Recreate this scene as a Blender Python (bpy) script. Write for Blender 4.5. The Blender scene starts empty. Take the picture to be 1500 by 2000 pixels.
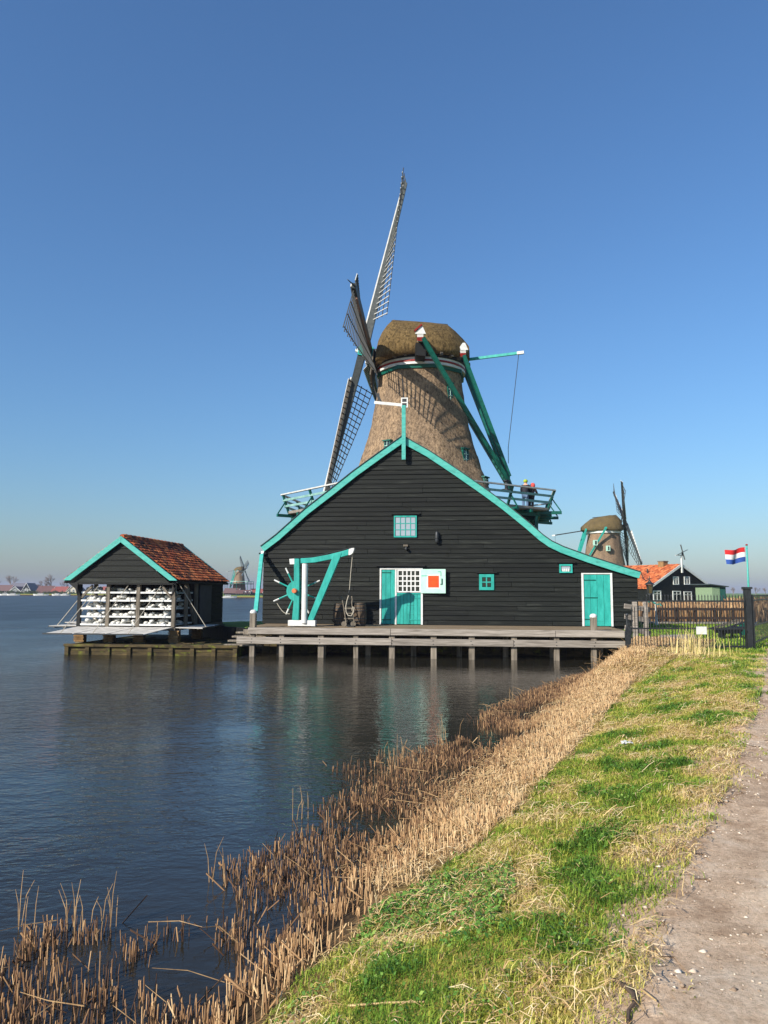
import bpy, math, random
import numpy as np
from mathutils import Vector, Matrix

random.seed(7)
rng = np.random.default_rng(7)
SC = bpy.context.scene
COL = SC.collection

# ------------------------------------------------------------------ camera
CAM_H, FOC, PITCH, ROLL = 2.5, 1500.0, math.atan(155 / 1500), 0.0043
cd = bpy.data.cameras.new('camera')
cd.sensor_fit = 'VERTICAL'
cd.sensor_height = 36.0
cd.lens = 27.0
cd.clip_start = 0.05
cd.clip_end = 9000
cam = bpy.data.objects.new('camera', cd)
COL.objects.link(cam)
cam.matrix_world = (Matrix.Translation((0, 0, CAM_H)) @ Matrix.Rotation(math.pi / 2 + PITCH, 4, 'X')
                    @ Matrix.Rotation(ROLL, 4, 'Z'))
SC.camera = cam

# ------------------------------------------------------------------ light
YAW = math.radians(6.0)                       # the barn front is turned 6 degrees
UX = Vector((math.cos(YAW), -math.sin(YAW), 0))   # along the barn front, to the right
WX = Vector((math.sin(YAW), math.cos(YAW), 0))    # into the barn
LIGHT = (UX * 1.0 + WX * 1.15 + Vector((0, 0, -0.85))).normalized()
SUN_EL = math.asin(-LIGHT.z)
SUN_AZ = math.atan2(-LIGHT.x, -LIGHT.y)       # from +Y towards +X
world = bpy.data.worlds.new('World')
SC.world = world
world.use_nodes = True
wn = world.node_tree
sky_tex = wn.nodes.new('ShaderNodeTexSky')
sky_tex.sky_type = 'NISHITA'
sky_tex.sun_disc = False
sky_tex.sun_elevation = SUN_EL
sky_tex.sun_rotation = SUN_AZ
sky_tex.air_density = 1.7
sky_tex.dust_density = 3.0
sky_tex.altitude = 1500
sky_tex.ozone_density = 10.0
bg = wn.nodes['Background']
bg.inputs['Strength'].default_value = 0.114
wn.links.new(sky_tex.outputs[0], bg.inputs['Color'])
sl = bpy.data.lights.new('sun', 'SUN')
sl.energy = 5.0
sl.angle = math.radians(0.5)
sl.color = (1.0, 0.93, 0.82)
sun = bpy.data.objects.new('sun', sl)
COL.objects.link(sun)
sun.rotation_euler = LIGHT.to_track_quat('-Z', 'Y').to_euler()
SC.view_settings.view_transform = 'Standard'
SC.view_settings.look = 'None'
SC.view_settings.exposure = 0.4
SC.view_settings.gamma = 1.0
SC.cycles.max_bounces = 6
SC.cycles.use_denoising = True

# ------------------------------------------------------------------ picture point -> world point
_up0 = Vector((0, -math.sin(PITCH), math.cos(PITCH)))
_rt0 = Vector((1, 0, 0))
FW = Vector((0, math.cos(PITCH), math.sin(PITCH)))
RT = _rt0 * math.cos(ROLL) + _up0 * math.sin(ROLL)
UPV = _up0 * math.cos(ROLL) - _rt0 * math.sin(ROLL)
CP = Vector((0, 0, CAM_H))


def ray(x, y):
    return RT * ((x - 750) / FOC) + UPV * ((1000 - y) / FOC) + FW


def atY(x, y, Y):
    d = ray(x, y)
    return CP + d * (Y / d.y)


def atZ(x, y, z):
    d = ray(x, y)
    return CP + d * ((z - CAM_H) / d.z)


BO = Vector((2.2, 33.45, 0))                  # barn front, a point of its base line


def bl(x, y, w=0.0):
    """picture point on the plane w metres behind the barn front -> barn coordinates (u, w, z)"""
    d = ray(x, y)
    t = ((BO + WX * w - CP).dot(WX)) / d.dot(WX)
    p = CP + d * t - BO
    return Vector((p.dot(UX), w, p.z))


# ------------------------------------------------------------------ small tools
def S(r, g, b, k=1.0):
    def f(c):
        c /= 255.0
        return (c / 12.92 if c <= 0.04045 else ((c + 0.055) / 1.055) ** 2.4) * k
    return (f(r), f(g), f(b), 1.0)


class MB:
    def __init__(self):
        self.v, self.f = [], []

    def add(self, vs, fs):
        o = len(self.v)
        self.v += [tuple(p) for p in vs]
        self.f += [tuple(i + o for i in q) for q in fs]
        return self

    def box(self, x0, x1, y0, y1, z0, z1):
        vs = [(x, y, z) for x in (x0, x1) for y in (y0, y1) for z in (z0, z1)]
        return self.add(vs, [(0, 1, 3, 2), (4, 6, 7, 5), (0, 4, 5, 1), (2, 3, 7, 6), (0, 2, 6, 4), (1, 5, 7, 3)])

    def beam(self, p, q, w, h, up=(0, 0, 1), w2=None, h2=None):
        p, q = Vector(p), Vector(q)
        d = (q - p).normalized()
        up = Vector(up)
        if abs(d.dot(up.normalized())) > 0.98:
            up = Vector((0, 1, 0)) if abs(d.y) < 0.9 else Vector((1, 0, 0))
        s = d.cross(up).normalized()
        n = s.cross(d).normalized()
        w2 = w if w2 is None else w2
        h2 = h if h2 is None else h2
        vs = []
        for c, ww, hh in ((p, w, h), (q, w2, h2)):
            for a, b in ((-1, -1), (1, -1), (1, 1), (-1, 1)):
                vs.append(c + s * (a * ww / 2) + n * (b * hh / 2))
        return self.add(vs, [(0, 3, 2, 1), (4, 5, 6, 7), (0, 1, 5, 4), (1, 2, 6, 5), (2, 3, 7, 6), (3, 0, 4, 7)])

    def prism(self, poly, off):
        """closed 3D polygon extruded by off"""
        n = len(poly)
        off = Vector(off)
        vs = [Vector(p) for p in poly] + [Vector(p) + off for p in poly]
        fs = [tuple(range(n)), tuple(range(2 * n - 1, n - 1, -1))]
        fs += [(i, i + n, (i + 1) % n + n, (i + 1) % n) for i in range(n)]
        return self.add(vs, fs)

    def tube(self, pts, r, n=6, cap=True):
        pts = [Vector(p) for p in pts]
        rs = r if isinstance(r, (list, tuple)) else [r] * len(pts)
        prev = None
        vs, fs = [], []
        for i, p in enumerate(pts):
            d = (pts[min(i + 1, len(pts) - 1)] - pts[max(i - 1, 0)]).normalized()
            if prev is None:
                a = Vector((0, 0, 1)) if abs(d.z) < 0.9 else Vector((1, 0, 0))
                s = d.cross(a).normalized()
            else:
                s = (prev - d * prev.dot(d)).normalized()
            prev = s
            t = d.cross(s)
            for k in range(n):
                a = 2 * math.pi * k / n
                vs.append(p + (s * math.cos(a) + t * math.sin(a)) * rs[i])
        for i in range(len(pts) - 1):
            for k in range(n):
                fs.append((i * n + k, i * n + (k + 1) % n, (i + 1) * n + (k + 1) % n, (i + 1) * n + k))
        if cap:
            fs.append(tuple(range(n - 1, -1, -1)))
            fs.append(tuple(range((len(pts) - 1) * n, len(pts) * n)))
        return self.add(vs, fs)

    def lathe(self, c, prof, n=16, axis='z', cap=True, phase=0.0):
        vs, fs = [], []
        c = Vector(c)
        for r, h in prof:
            for k in range(n):
                a = 2 * math.pi * k / n + phase
                if axis == 'z':
                    vs.append(c + Vector((r * math.cos(a), r * math.sin(a), h)))
                elif axis == 'y':
                    vs.append(c + Vector((r * math.cos(a), h, r * math.sin(a))))
                else:
                    vs.append(c + Vector((h, r * math.cos(a), r * math.sin(a))))
        for i in range(len(prof) - 1):
            for k in range(n):
                fs.append((i * n + k, i * n + (k + 1) % n, (i + 1) * n + (k + 1) % n, (i + 1) * n + k))
        if cap:
            fs.append(tuple(range(n - 1, -1, -1)))
            fs.append(tuple(range((len(prof) - 1) * n, len(prof) * n)))
        return self.add(vs, fs)

    def mesh(self, name, mat, smooth=False):
        me = bpy.data.meshes.new(name)
        me.from_pydata(self.v, [], self.f)
        me.materials.append(mat)
        if smooth:
            me.polygons.foreach_set('use_smooth', [True] * len(me.polygons))
        me.update()
        return me

    def build(self, name, mat, parent=None, smooth=False, bevel=0):
        me = self.mesh(name, mat, smooth)
        o = link(name, me, parent)
        if bevel:
            m = o.modifiers.new('b', 'BEVEL')
            m.width = bevel
            m.segments = 2
        return o


def link(name, me, parent=None, mw=None):
    o = bpy.data.objects.new(name, me)
    COL.objects.link(o)
    if parent is not None:
        o.parent = parent
    if mw is not None:
        o.matrix_local = mw
    return o


def tag(o, label=None, cat=None, group=None, kind=None):
    for k, v in (('label', label), ('category', cat), ('group', group), ('kind', kind)):
        if v:
            o[k] = v
    return o


def thing(name, loc, label, cat, rz=0.0, group=None):
    o = bpy.data.objects.new(name, None)
    COL.objects.link(o)
    o.location = loc
    o.rotation_euler = (0, 0, rz)
    o.empty_display_size = 0.2
    return tag(o, label, cat, group)


def np_mesh(name, verts, faces_by_size, mat, parent=None, attrs=None, smooth=False):
    """fast mesh: verts (N,3); faces_by_size list of int arrays (M,k)"""
    me = bpy.data.meshes.new(name)
    verts = np.asarray(verts, dtype=np.float32)
    me.vertices.add(len(verts))
    me.vertices.foreach_set('co', verts.ravel())
    loops = np.concatenate([f.ravel() for f in faces_by_size]).astype(np.int32)
    tot = np.concatenate([np.full(len(f), f.shape[1]) for f in faces_by_size]).astype(np.int32)
    start = np.concatenate([[0], np.cumsum(tot)[:-1]]).astype(np.int32)
    me.loops.add(len(loops))
    me.loops.foreach_set('vertex_index', loops)
    me.polygons.add(len(tot))
    me.polygons.foreach_set('loop_start', start)
    me.polygons.foreach_set('loop_total', tot)
    if smooth:
        me.polygons.foreach_set('use_smooth', np.ones(len(tot), dtype=bool))
    me.update(calc_edges=True)
    for k, a in (attrs or {}).items():
        at = me.attributes.new(k, 'FLOAT', 'POINT')
        at.data.foreach_set('value', np.asarray(a, dtype=np.float32))
    me.materials.append(mat)
    return link(name, me, parent)


# ------------------------------------------------------------------ materials
def new_mat(name):
    m = bpy.data.materials.new(name)
    m.use_nodes = True
    nt = m.node_tree
    return m, nt, nt.nodes['Principled BSDF']


def N(nt, kind, **kw):
    n = nt.nodes.new(kind)
    for k, v in kw.items():
        if k.startswith('i_'):
            n.inputs[k[2:].replace('_', ' ')].default_value = v
        else:
            setattr(n, k, v)
    return n


def mixc(nt, fac, a, b, mode='MIX'):
    n = nt.nodes.new('ShaderNodeMix')
    n.data_type = 'RGBA'
    n.blend_type = mode
    for s, v in (('Factor', fac), ('A', a), ('B', b)):
        idx = {'Factor': 0, 'A': 6, 'B': 7}[s]
        if isinstance(v, (int, float, tuple)):
            n.inputs[idx].default_value = v
        else:
            nt.links.new(v, n.inputs[idx])
    return n.outputs[2]


def ramp(nt, fac, stops):
    n = nt.nodes.new('ShaderNodeValToRGB')
    el = n.color_ramp.elements
    while len(el) < len(stops):
        el.new(0.5)
    for e, (p, c) in zip(el, stops):
        e.position = p
        e.color = c
    nt.links.new(fac, n.inputs[0])
    return n.outputs[0]


def math_n(nt, op, a, b=None):
    n = nt.nodes.new('ShaderNodeMath')
    n.operation = op
    for i, v in enumerate((a, b)):
        if v is None:
            continue
        if isinstance(v, (int, float)):
            n.inputs[i].default_value = v
        else:
            nt.links.new(v, n.inputs[i])
    return n.outputs[0]


def coords(nt, scale=(1, 1, 1), rand=True):
    tc = nt.nodes.new('ShaderNodeTexCoord')
    mp = nt.nodes.new('ShaderNodeMapping')
    mp.inputs['Scale'].default_value = scale
    nt.links.new(tc.outputs['Object'], mp.inputs[0])
    if rand:
        oi = nt.nodes.new('ShaderNodeObjectInfo')
        m = math_n(nt, 'MULTIPLY', oi.outputs['Random'], 37.0)
        nt.links.new(m, mp.inputs['Location'])
    return mp.outputs[0]


def basic(name, c1, c2=None, rough=0.7, scale=(4, 4, 4), detail=6.0, bump=0.3, dist=0.01, fine=None,
          objvar=0.0, spec=0.3, wear=None, metal=0.0):
    """two-tone noise material, grain set by scale; objvar = brightness spread from object to object"""
    m, nt, b = new_mat(name)
    co = coords(nt, scale)
    nz = N(nt, 'ShaderNodeTexNoise', i_Scale=1.0, i_Detail=detail, i_Roughness=0.62)
    nt.links.new(co, nz.inputs['Vector'])
    c2 = c2 or tuple(x * 0.7 for x in c1[:3]) + (1,)
    col = ramp(nt, nz.outputs[0], [(0.32, c2), (0.68, c1)])
    if wear:
        wc, lo, hi, ws = wear
        co2 = coords(nt, ws)
        n2 = N(nt, 'ShaderNodeTexNoise', i_Scale=1.0, i_Detail=8.0, i_Roughness=0.7)
        nt.links.new(co2, n2.inputs['Vector'])
        k = ramp(nt, n2.outputs[0], [(lo, (0, 0, 0, 1)), (hi, (1, 1, 1, 1))])
        col = mixc(nt, k, col, wc)
    if objvar:
        oi = nt.nodes.new('ShaderNodeObjectInfo')
        k = math_n(nt, 'ADD', math_n(nt, 'MULTIPLY', oi.outputs['Random'], 2 * objvar), 1 - objvar)
        hs = nt.nodes.new('ShaderNodeHueSaturation')
        nt.links.new(k, hs.inputs['Value'])
        nt.links.new(col, hs.inputs['Color'])
        col = hs.outputs[0]
    nt.links.new(col, b.inputs['Base Color'])
    b.inputs['Roughness'].default_value = rough
    b.inputs['Specular IOR Level'].default_value = spec
    b.inputs['Metallic'].default_value = metal
    if bump:
        bp = N(nt, 'ShaderNodeBump', i_Strength=bump, i_Distance=dist)
        nt.links.new(nz.outputs[0], bp.inputs['Height'])
        nt.links.new(bp.outputs[0], b.inputs['Normal'])
    return m


M = {}
M['siding'] = basic('siding', S(28, 31, 27), S(17, 19, 16), 0.66, (0.9, 6, 26), 7, 0.4, 0.012, objvar=0.3, spec=0.18,
                    wear=(S(54, 56, 50), 0.54, 0.76, (0.6, 5, 7)))
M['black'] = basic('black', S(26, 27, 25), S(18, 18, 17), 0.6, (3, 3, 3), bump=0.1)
M['tealtrim'] = basic('teal_trim', S(98, 200, 186, .78), S(68, 178, 164, .78), 0.5, (2, 2, 9), 6, 0.12, 0.004, spec=0.35,
                      wear=(S(60, 132, 120, .8), 0.54, 0.76, (3, 3, 5)))
M['teal'] = basic('teal_paint', S(60, 188, 174, .8), S(38, 156, 143, .8), 0.5, (6, 6, 2), 6, 0.12, 0.004, objvar=0.08,
                  wear=(S(36, 110, 98, .8), 0.66, 0.85, (9, 9, 3)))
M['greenpaint'] = basic('green_paint', S(16, 108, 92, .8), S(9, 84, 72, .8), 0.45, (5, 5, 5), 5, 0.1, 0.004)
M['mint'] = basic('mint_paint', S(196, 236, 216, .85), S(178, 222, 204, .85), 0.55, (5, 5, 5), 5, 0.1, 0.003)
M['white'] = basic('white_paint', S(240, 240, 236, .86), S(214, 214, 208, .86), 0.55, (4, 4, 4), 6, 0.1, 0.004,
                   wear=(S(150, 148, 140), 0.66, 0.84, (7, 7, 3)))
M['red'] = basic('red_paint', S(150, 34, 26), S(120, 26, 20), 0.5, (5, 5, 5), bump=0.1)
M['orange'] = basic('orange_paint', S(226, 84, 20, .9), S(208, 66, 12, .9), 0.5, (4, 4, 4), bump=0.1, dist=0.003)
M['hub'] = basic('hub_paint', S(216, 128, 84), S(190, 100, 62), 0.55, (9, 9, 9), bump=0.1)
M['sailwood'] = basic('sail_wood', S(84, 84, 82), S(56, 58, 58), 0.6, (8, 8, 8), bump=0.2, objvar=0.15)
M['saildark'] = basic('sail_dark', S(92, 96, 94), S(62, 67, 67), 0.55, (6, 6, 6), bump=0.2)
M['palebar'] = basic('pale_bar', S(206, 206, 200), S(170, 170, 166), .7, (6, 6, 6), bump=.1)
M['stockdark'] = basic('stock_dark', S(60, 66, 66), S(40, 45, 45), .55, (6, 6, 6), bump=.2)
M['palerail'] = basic('pale_rail', S(160, 200, 190, .8), S(112, 160, 150, .8), .6, (3, 3, 3), bump=.1)
M['cloth'] = basic('sail_cloth', S(140, 110, 96), S(112, 86, 74), 0.8, (6, 6, 12), bump=0.4)
M['weathered'] = basic('weathered_wood', S(176, 166, 154, .9), S(112, 104, 94, .9), 0.8, (1.1, 7, 22), 8, 0.5, 0.012,
                       objvar=0.12, wear=(S(84, 76, 66), 0.6, 0.76, (0.8, 4, 10)))
M['pilewood'] = basic('pile_wood', S(160, 148, 132, .85), S(96, 88, 76, .85), 0.85, (16, 16, 1.4), 8, 0.5, 0.012, objvar=0.12,
                      wear=(S(112, 116, 48), 0.6, 0.78, (6, 6, 5)))
M['deckwood'] = basic('deck_wood', S(160, 140, 112, .85), S(112, 96, 76, .85), 0.85, (1, 12, 12), 8, 0.4, 0.01, objvar=0.18)
M['mossy'] = basic('mossy_timber', S(110, 94, 60, .7), S(46, 40, 30, .7), 0.9, (1.6, 5, 6), 8, 0.6, 0.02, objvar=0.2,
                   wear=(S(120, 126, 40, .8), 0.54, 0.72, (2.2, 2.2, 4)))
M['barrel'] = basic('barrel_oak', S(104, 88, 70), S(62, 50, 40), 0.8, (22, 22, 2), 7, 0.4, 0.01, objvar=0.15)
M['iron'] = basic('iron', S(44, 48, 50), S(28, 30, 32), 0.5, (10, 10, 10), bump=0.15, metal=0.0, spec=0.5)
M['rope'] = basic('rope', S(206, 198, 180), S(150, 140, 124), 0.9, (60, 60, 60), bump=0.3)
M['chalk'] = basic('chalk', S(238, 236, 228, .9), S(212, 208, 198, .9), 0.9, (7, 7, 7), 6, 0.5, 0.02)
M['brick'] = basic('brick', S(160, 128, 84, .85), S(112, 84, 54, .85), 0.9, (9, 9, 9), 6, 0.5, 0.01, objvar=0.25)
M['greyframe'] = basic('grey_timber', S(128, 118, 104), S(82, 76, 66), 0.85, (14, 14, 2), 7, 0.4, 0.01, objvar=0.15)
M['ridge'] = basic('ridge_board', S(74, 84, 88), S(50, 58, 62), 0.7, (3, 12, 12), bump=0.3)
M['glassdark'] = None


def glass(name, col, rough=0.08):
    m, nt, b = new_mat(name)
    b.inputs['Base Color'].default_value = col
    b.inputs['Roughness'].default_value = rough
    b.inputs['Specular IOR Level'].default_value = 0.9
    co = coords(nt, (3, 3, 3))
    nz = N(nt, 'ShaderNodeTexNoise', i_Scale=1.0, i_Detail=2.0)
    nt.links.new(co, nz.inputs['Vector'])
    bp = N(nt, 'ShaderNodeBump', i_Strength=0.12, i_Distance=0.02)
    nt.links.new(nz.outputs[0], bp.inputs['Height'])
    nt.links.new(bp.outputs[0], b.inputs['Normal'])
    return m


M['glassdark'] = glass('dark_pane', S(26, 34, 30))
M['glasspale'] = glass('pale_pane', S(150, 160, 168), 0.2)  # bluish-grey reflection painted into the base colour of the panes


def thatch(name, c1, c2, moss, moss_lo):
    m, nt, b = new_mat(name)
    co = coords(nt, (8, 8, 4.2))
    n1 = N(nt, 'ShaderNodeTexNoise', i_Scale=1.0, i_Detail=8.0, i_Roughness=0.85)
    nt.links.new(co, n1.inputs['Vector'])
    co3 = coords(nt, (1.2, 1.2, 0.5))
    n3 = N(nt, 'ShaderNodeTexNoise', i_Scale=1.0, i_Detail=5.0, i_Roughness=0.6)
    nt.links.new(co3, n3.inputs['Vector'])
    col = ramp(nt, n1.outputs[0], [(0.38, c2), (0.62, c1)])
    k = ramp(nt, n3.outputs[0], [(0.35, (0.72, 0.72, 0.74, 1)), (0.65, (1.08, 1.05, 1.0, 1))])
    col = mixc(nt, 1.0, col, k, 'MULTIPLY')
    co2 = coords(nt, (2.2, 2.2, 1.4))
    n2 = N(nt, 'ShaderNodeTexNoise', i_Scale=1.0, i_Detail=7.0, i_Roughness=0.7)
    nt.links.new(co2, n2.inputs['Vector'])
    tc = nt.nodes.new('ShaderNodeTexCoord')
    sx = nt.nodes.new('ShaderNodeSeparateXYZ')
    nt.links.new(tc.outputs['Object'], sx.inputs[0])
    mr = N(nt, 'ShaderNodeMapRange')
    mr.inputs[1].default_value = moss_lo[0]
    mr.inputs[2].default_value = moss_lo[1]
    mr.inputs[3].default_value = moss_lo[2]
    mr.inputs[4].default_value = moss_lo[3]
    nt.links.new(sx.outputs[2], mr.inputs[0])
    f = math_n(nt, 'ADD', n2.outputs[0], mr.outputs[0])
    k2 = ramp(nt, f, [(0.56, (0, 0, 0, 1)), (0.7, (1, 1, 1, 1))])
    col = mixc(nt, k2, col, moss)
    nt.links.new(col, b.inputs['Base Color'])
    b.inputs['Roughness'].default_value = 0.95
    b.inputs['Specular IOR Level'].default_value = 0.1
    bp = N(nt, 'ShaderNodeBump', i_Strength=1.0, i_Distance=0.11)
    nt.links.new(n1.outputs[0], bp.inputs['Height'])
    nt.links.new(bp.outputs[0], b.inputs['Normal'])
    return m


M['thatch'] = thatch('thatch_body', S(196, 168, 136, .95), S(86, 73, 60, .95), S(84, 80, 40), (7.0, 9.2, 0.16, -0.2))
M['thatchcap'] = thatch('thatch_cap', S(160, 134, 90, .92), S(66, 54, 34, .92), S(186, 130, 50), (17.2, 18.6, -0.25, 0.06))


def attr_mat(name, attr, stops, rough=0.8, spec=0.2, trans=0.0):
    m, nt, b = new_mat(name)
    a = N(nt, 'ShaderNodeAttribute', attribute_name=attr)
    col = ramp(nt, a.outputs['Fac'], stops)
    nt.links.new(col, b.inputs['Base Color'])
    b.inputs['Roughness'].default_value = rough
    b.inputs['Specular IOR Level'].default_value = spec
    if trans:
        tr = nt.nodes.new('ShaderNodeBsdfTranslucent')
        nt.links.new(col, tr.inputs[0])
        ms = nt.nodes.new('ShaderNodeMixShader')
        ms.inputs[0].default_value = trans
        nt.links.new(b.outputs[0], ms.inputs[1])
        nt.links.new(tr.outputs[0], ms.inputs[2])
        nt.links.new(ms.outputs[0], nt.nodes['Material Output'].inputs[0])
    return m


# ------------------------------------------------------------------ noise for numpy
def vnoise(x, y, seed=0):
    xi, yi = np.floor(x).astype(np.int64), np.floor(y).astype(np.int64)
    fx, fy = x - xi, y - yi
    fx, fy = fx * fx * (3 - 2 * fx), fy * fy * (3 - 2 * fy)

    def h(a, b):
        n = (a * 374761393 + b * 668265263 + seed * 974634777) & 0xFFFFFFFF
        n = ((n ^ (n >> 13)) * 1274126177) & 0xFFFFFFFF
        return ((n ^ (n >> 16)) & 0xFFFF) / 65535.0
    a, b, c, d = h(xi, yi), h(xi + 1, yi), h(xi, yi + 1), h(xi + 1, yi + 1)
    return (a * (1 - fx) + b * fx) * (1 - fy) + (c * (1 - fx) + d * fx) * fy


def fbm(x, y, o=4, seed=0):
    s, a, t = 0, 1.0, 0
    for i in range(o):
        s = s + a * vnoise(x * 2 ** i + 13.7 * i, y * 2 ** i - 7.1 * i, seed + i)
        t += a
        a *= 0.5
    return s / t


def in_poly(px, py, poly):
    r = np.zeros(px.shape, bool)
    n = len(poly)
    for i in range(n):
        x1, y1 = poly[i]
        x2, y2 = poly[(i + 1) % n]
        if y1 == y2:
            continue
        c = (y1 > py) != (y2 > py)
        r ^= c & (px < (x2 - x1) * (py - y1) / (y2 - y1) + x1)
    return r


def seg_dist(px, py, poly, closed=True):
    d = np.full(px.shape, 1e9)
    n = len(poly)
    for i in range(n if closed else n - 1):
        x1, y1 = poly[i]
        x2, y2 = poly[(i + 1) % n]
        dx, dy = x2 - x1, y2 - y1
        t = np.clip(((px - x1) * dx + (py - y1) * dy) / (dx * dx + dy * dy + 1e-12), 0, 1)
        d = np.minimum(d, np.hypot(px - x1 - t * dx, py - y1 - t * dy))
    return d


def zl(pts, z):
    return [tuple(atZ(x, y, z)[:2]) for x, y in pts]


# ================================================================== SETTING
def bw(u, w):
    p = BO + UX * u + WX * w
    return (p.x, p.y)


FAR_SHORE = [(-5.2, 60), (-12, 110), (-40, 262), (-52, 268), (-72, 276), (-92, 322), (-112, 340), (-190, 341), (-620, 360)]
LAND = ([(-3.6, -30), (-3.0, 0.5)]
        + zl([(350, 2060), (430, 1960), (540, 1860), (640, 1765), (760, 1655), (880, 1565), (960, 1490), (1030, 1415),
              (1110, 1352), (1170, 1312), (1205, 1297)], 0.0)
        + [bw(7.3, -4.2), bw(7.1, -2.4), bw(-7.6, -2.4), (-9.4, 38.0), (-9.4, 40.4), (-6, 42.4)]
        + FAR_SHORE + [(-620, 4000), (4000, 4000), (4000, -30)])
PLAT = ([(1.0, -30), (1.0, 1.0)]
        + zl([(1265, 2000), (1285, 1850), (1330, 1700), (1400, 1560), (1448, 1450), (1468, 1370), (1425, 1312),
              (1330, 1284), (1232, 1278)], 0.9)
        + [bw(7.7, -3.6), bw(7.5, -2.1), bw(-7.2, -2.1), (-8.9, 38.2), (-8.9, 40.1), (-5.2, 42.2), (-4.6, 60)]
        + [(x + (1 if y < 270 else 0), y + 3) for x, y in FAR_SHORE[1:]] + [(-620, 4000), (4000, 4000), (4000, -30)])
_pl = zl([(1150, 2000), (1222, 1850), (1272, 1750), (1385, 1600), (1438, 1490), (1470, 1400), (1490, 1320), (1498, 1275)], 0.9)
PATH = [(0.75, -30), (0.75, 1.0)] + _pl + [(12.5, 24.5), (16, 33), (20, 33), (16.5, 24.5)] + [(x + 3.6, y) for x, y in _pl[::-1]] + [(4.6, 1.0), (4.6, -30)]


def ground_h(x, y):
    il, ip = in_poly(x, y, LAND), in_poly(x, y, PLAT)
    dl, dp = seg_dist(x, y, LAND), seg_dist(x, y, PLAT)
    s = dl / (dl + dp + 1e-6)
    h = 0.9 * s ** 0.85
    h = np.where(ip, 0.9, h)
    h = np.where(il, h, -0.05 - np.minimum(dl * 0.35, 1.2))
    near = np.exp(-np.maximum(np.hypot(x - 3, y) - 8, 0) / 22)
    bump = (fbm(x * 1.6, y * 1.6, 4, 3) - 0.5) * 0.16 + (fbm(x * 7, y * 7, 3, 9) - 0.5) * 0.05
    inpath = in_poly(x, y, PATH)
    bump = np.where(inpath, bump * 0.35, bump) * near
    return h + bump, np.where(il, dl, -dl), np.where(ip, 0.0, dp)


def axis(parts):
    out = []
    for a, b, s in parts:
        out.append(np.arange(a, b, s))
    return np.concatenate(out + [np.array([parts[-1][1]])])


gx = axis([(-4000, -700, 600), (-700, -200, 60), (-200, -40, 6), (-40, -12, 1.5), (-12, -3.5, 0.3), (-3.5, 12, 0.075), (12, 20, 0.3),
           (20, 80, 3), (80, 400, 30), (400, 4000, 450)])
gy = axis([(-30, 1.5, 1.5), (1.5, 12, 0.06), (12, 30, 0.13), (30, 46, 0.4), (46, 110, 4), (110, 255, 12), (255, 350, 4), (350, 700, 40),
           (700, 4000, 400)])
GX, GY = np.meshgrid(gx, gy)
GZ, GDL, GDP = ground_h(GX.ravel(), GY.ravel())
gv = np.stack([GX.ravel(), GY.ravel(), GZ], 1)
nx, ny = len(gx), len(gy)
ii = (np.arange(ny - 1)[:, None] * nx + np.arange(nx - 1)[None, :]).ravel()
gf = np.stack([ii, ii + 1, ii + nx + 1, ii + nx], 1)

def dirt_color(nt, pos, wear=None):
    n1 = N(nt, 'ShaderNodeTexNoise', i_Scale=1.1, i_Detail=9.0, i_Roughness=0.7)
    n2 = N(nt, 'ShaderNodeTexNoise', i_Scale=42.0, i_Detail=8.0, i_Roughness=0.8)
    n3 = N(nt, 'ShaderNodeTexNoise', i_Scale=7.0, i_Detail=6.0, i_Roughness=0.75)
    for q in (n1, n2, n3):
        nt.links.new(pos, q.inputs['Vector'])
    k = math_n(nt, 'ADD', math_n(nt, 'MULTIPLY', n1.outputs[0], 0.55), math_n(nt, 'MULTIPLY', n3.outputs[0], 0.4))
    if wear is not None:
        k = math_n(nt, 'ADD', k, math_n(nt, 'MULTIPLY', wear, 0.32))
    base = ramp(nt, k, [(0.36, S(156, 126, 98)), (0.5, S(206, 178, 148)), (0.62, S(230, 208, 180)), (0.82, S(248, 238, 220))])
    grit = ramp(nt, n2.outputs[0], [(0.34, (0.62, 0.6, 0.58, 1)), (0.5, (1, 1, 1, 1)), (0.68, (1.2, 1.2, 1.2, 1))])
    return mixc(nt, 1.0, base, grit, 'MULTIPLY'), n2.outputs[0]


# soil, straw litter and turf by distance from the water
mg, nt, b = new_mat('bank_ground')
geo = N(nt, 'ShaderNodeNewGeometry')
sp = nt.nodes.new('ShaderNodeSeparateXYZ')
nt.links.new(geo.outputs['Position'], sp.inputs[0])
n1 = N(nt, 'ShaderNodeTexNoise', i_Scale=2.2, i_Detail=8.0, i_Roughness=0.7)
n2 = N(nt, 'ShaderNodeTexNoise', i_Scale=26.0, i_Detail=8.0, i_Roughness=0.75)
n3 = N(nt, 'ShaderNodeTexNoise', i_Scale=0.5, i_Detail=4.0, i_Roughness=0.6)
for q in (n1, n2, n3):
    nt.links.new(geo.outputs['Position'], q.inputs['Vector'])
turf = ramp(nt, n2.outputs[0], [(0.3, S(110, 104, 46)), (0.5, S(160, 146, 70)), (0.72, S(204, 178, 112))])
litter = ramp(nt, n2.outputs[0], [(0.3, S(60, 44, 30)), (0.52, S(126, 100, 66)), (0.74, S(186, 154, 106))])
mud = ramp(nt, n2.outputs[0], [(0.3, S(26, 22, 16)), (0.7, S(58, 46, 34))])
lawn = ramp(nt, n1.outputs[0], [(0.3, S(72, 104, 38)), (0.7, S(126, 146, 66))])
zz = math_n(nt, 'ADD', sp.outputs[2], math_n(nt, 'MULTIPLY', math_n(nt, 'SUBTRACT', n1.outputs[0], 0.5), 0.3))
c = mixc(nt, ramp(nt, zz, [(0.13, (0, 0, 0, 1)), (0.27, (1, 1, 1, 1))]), mud, litter)
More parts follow.
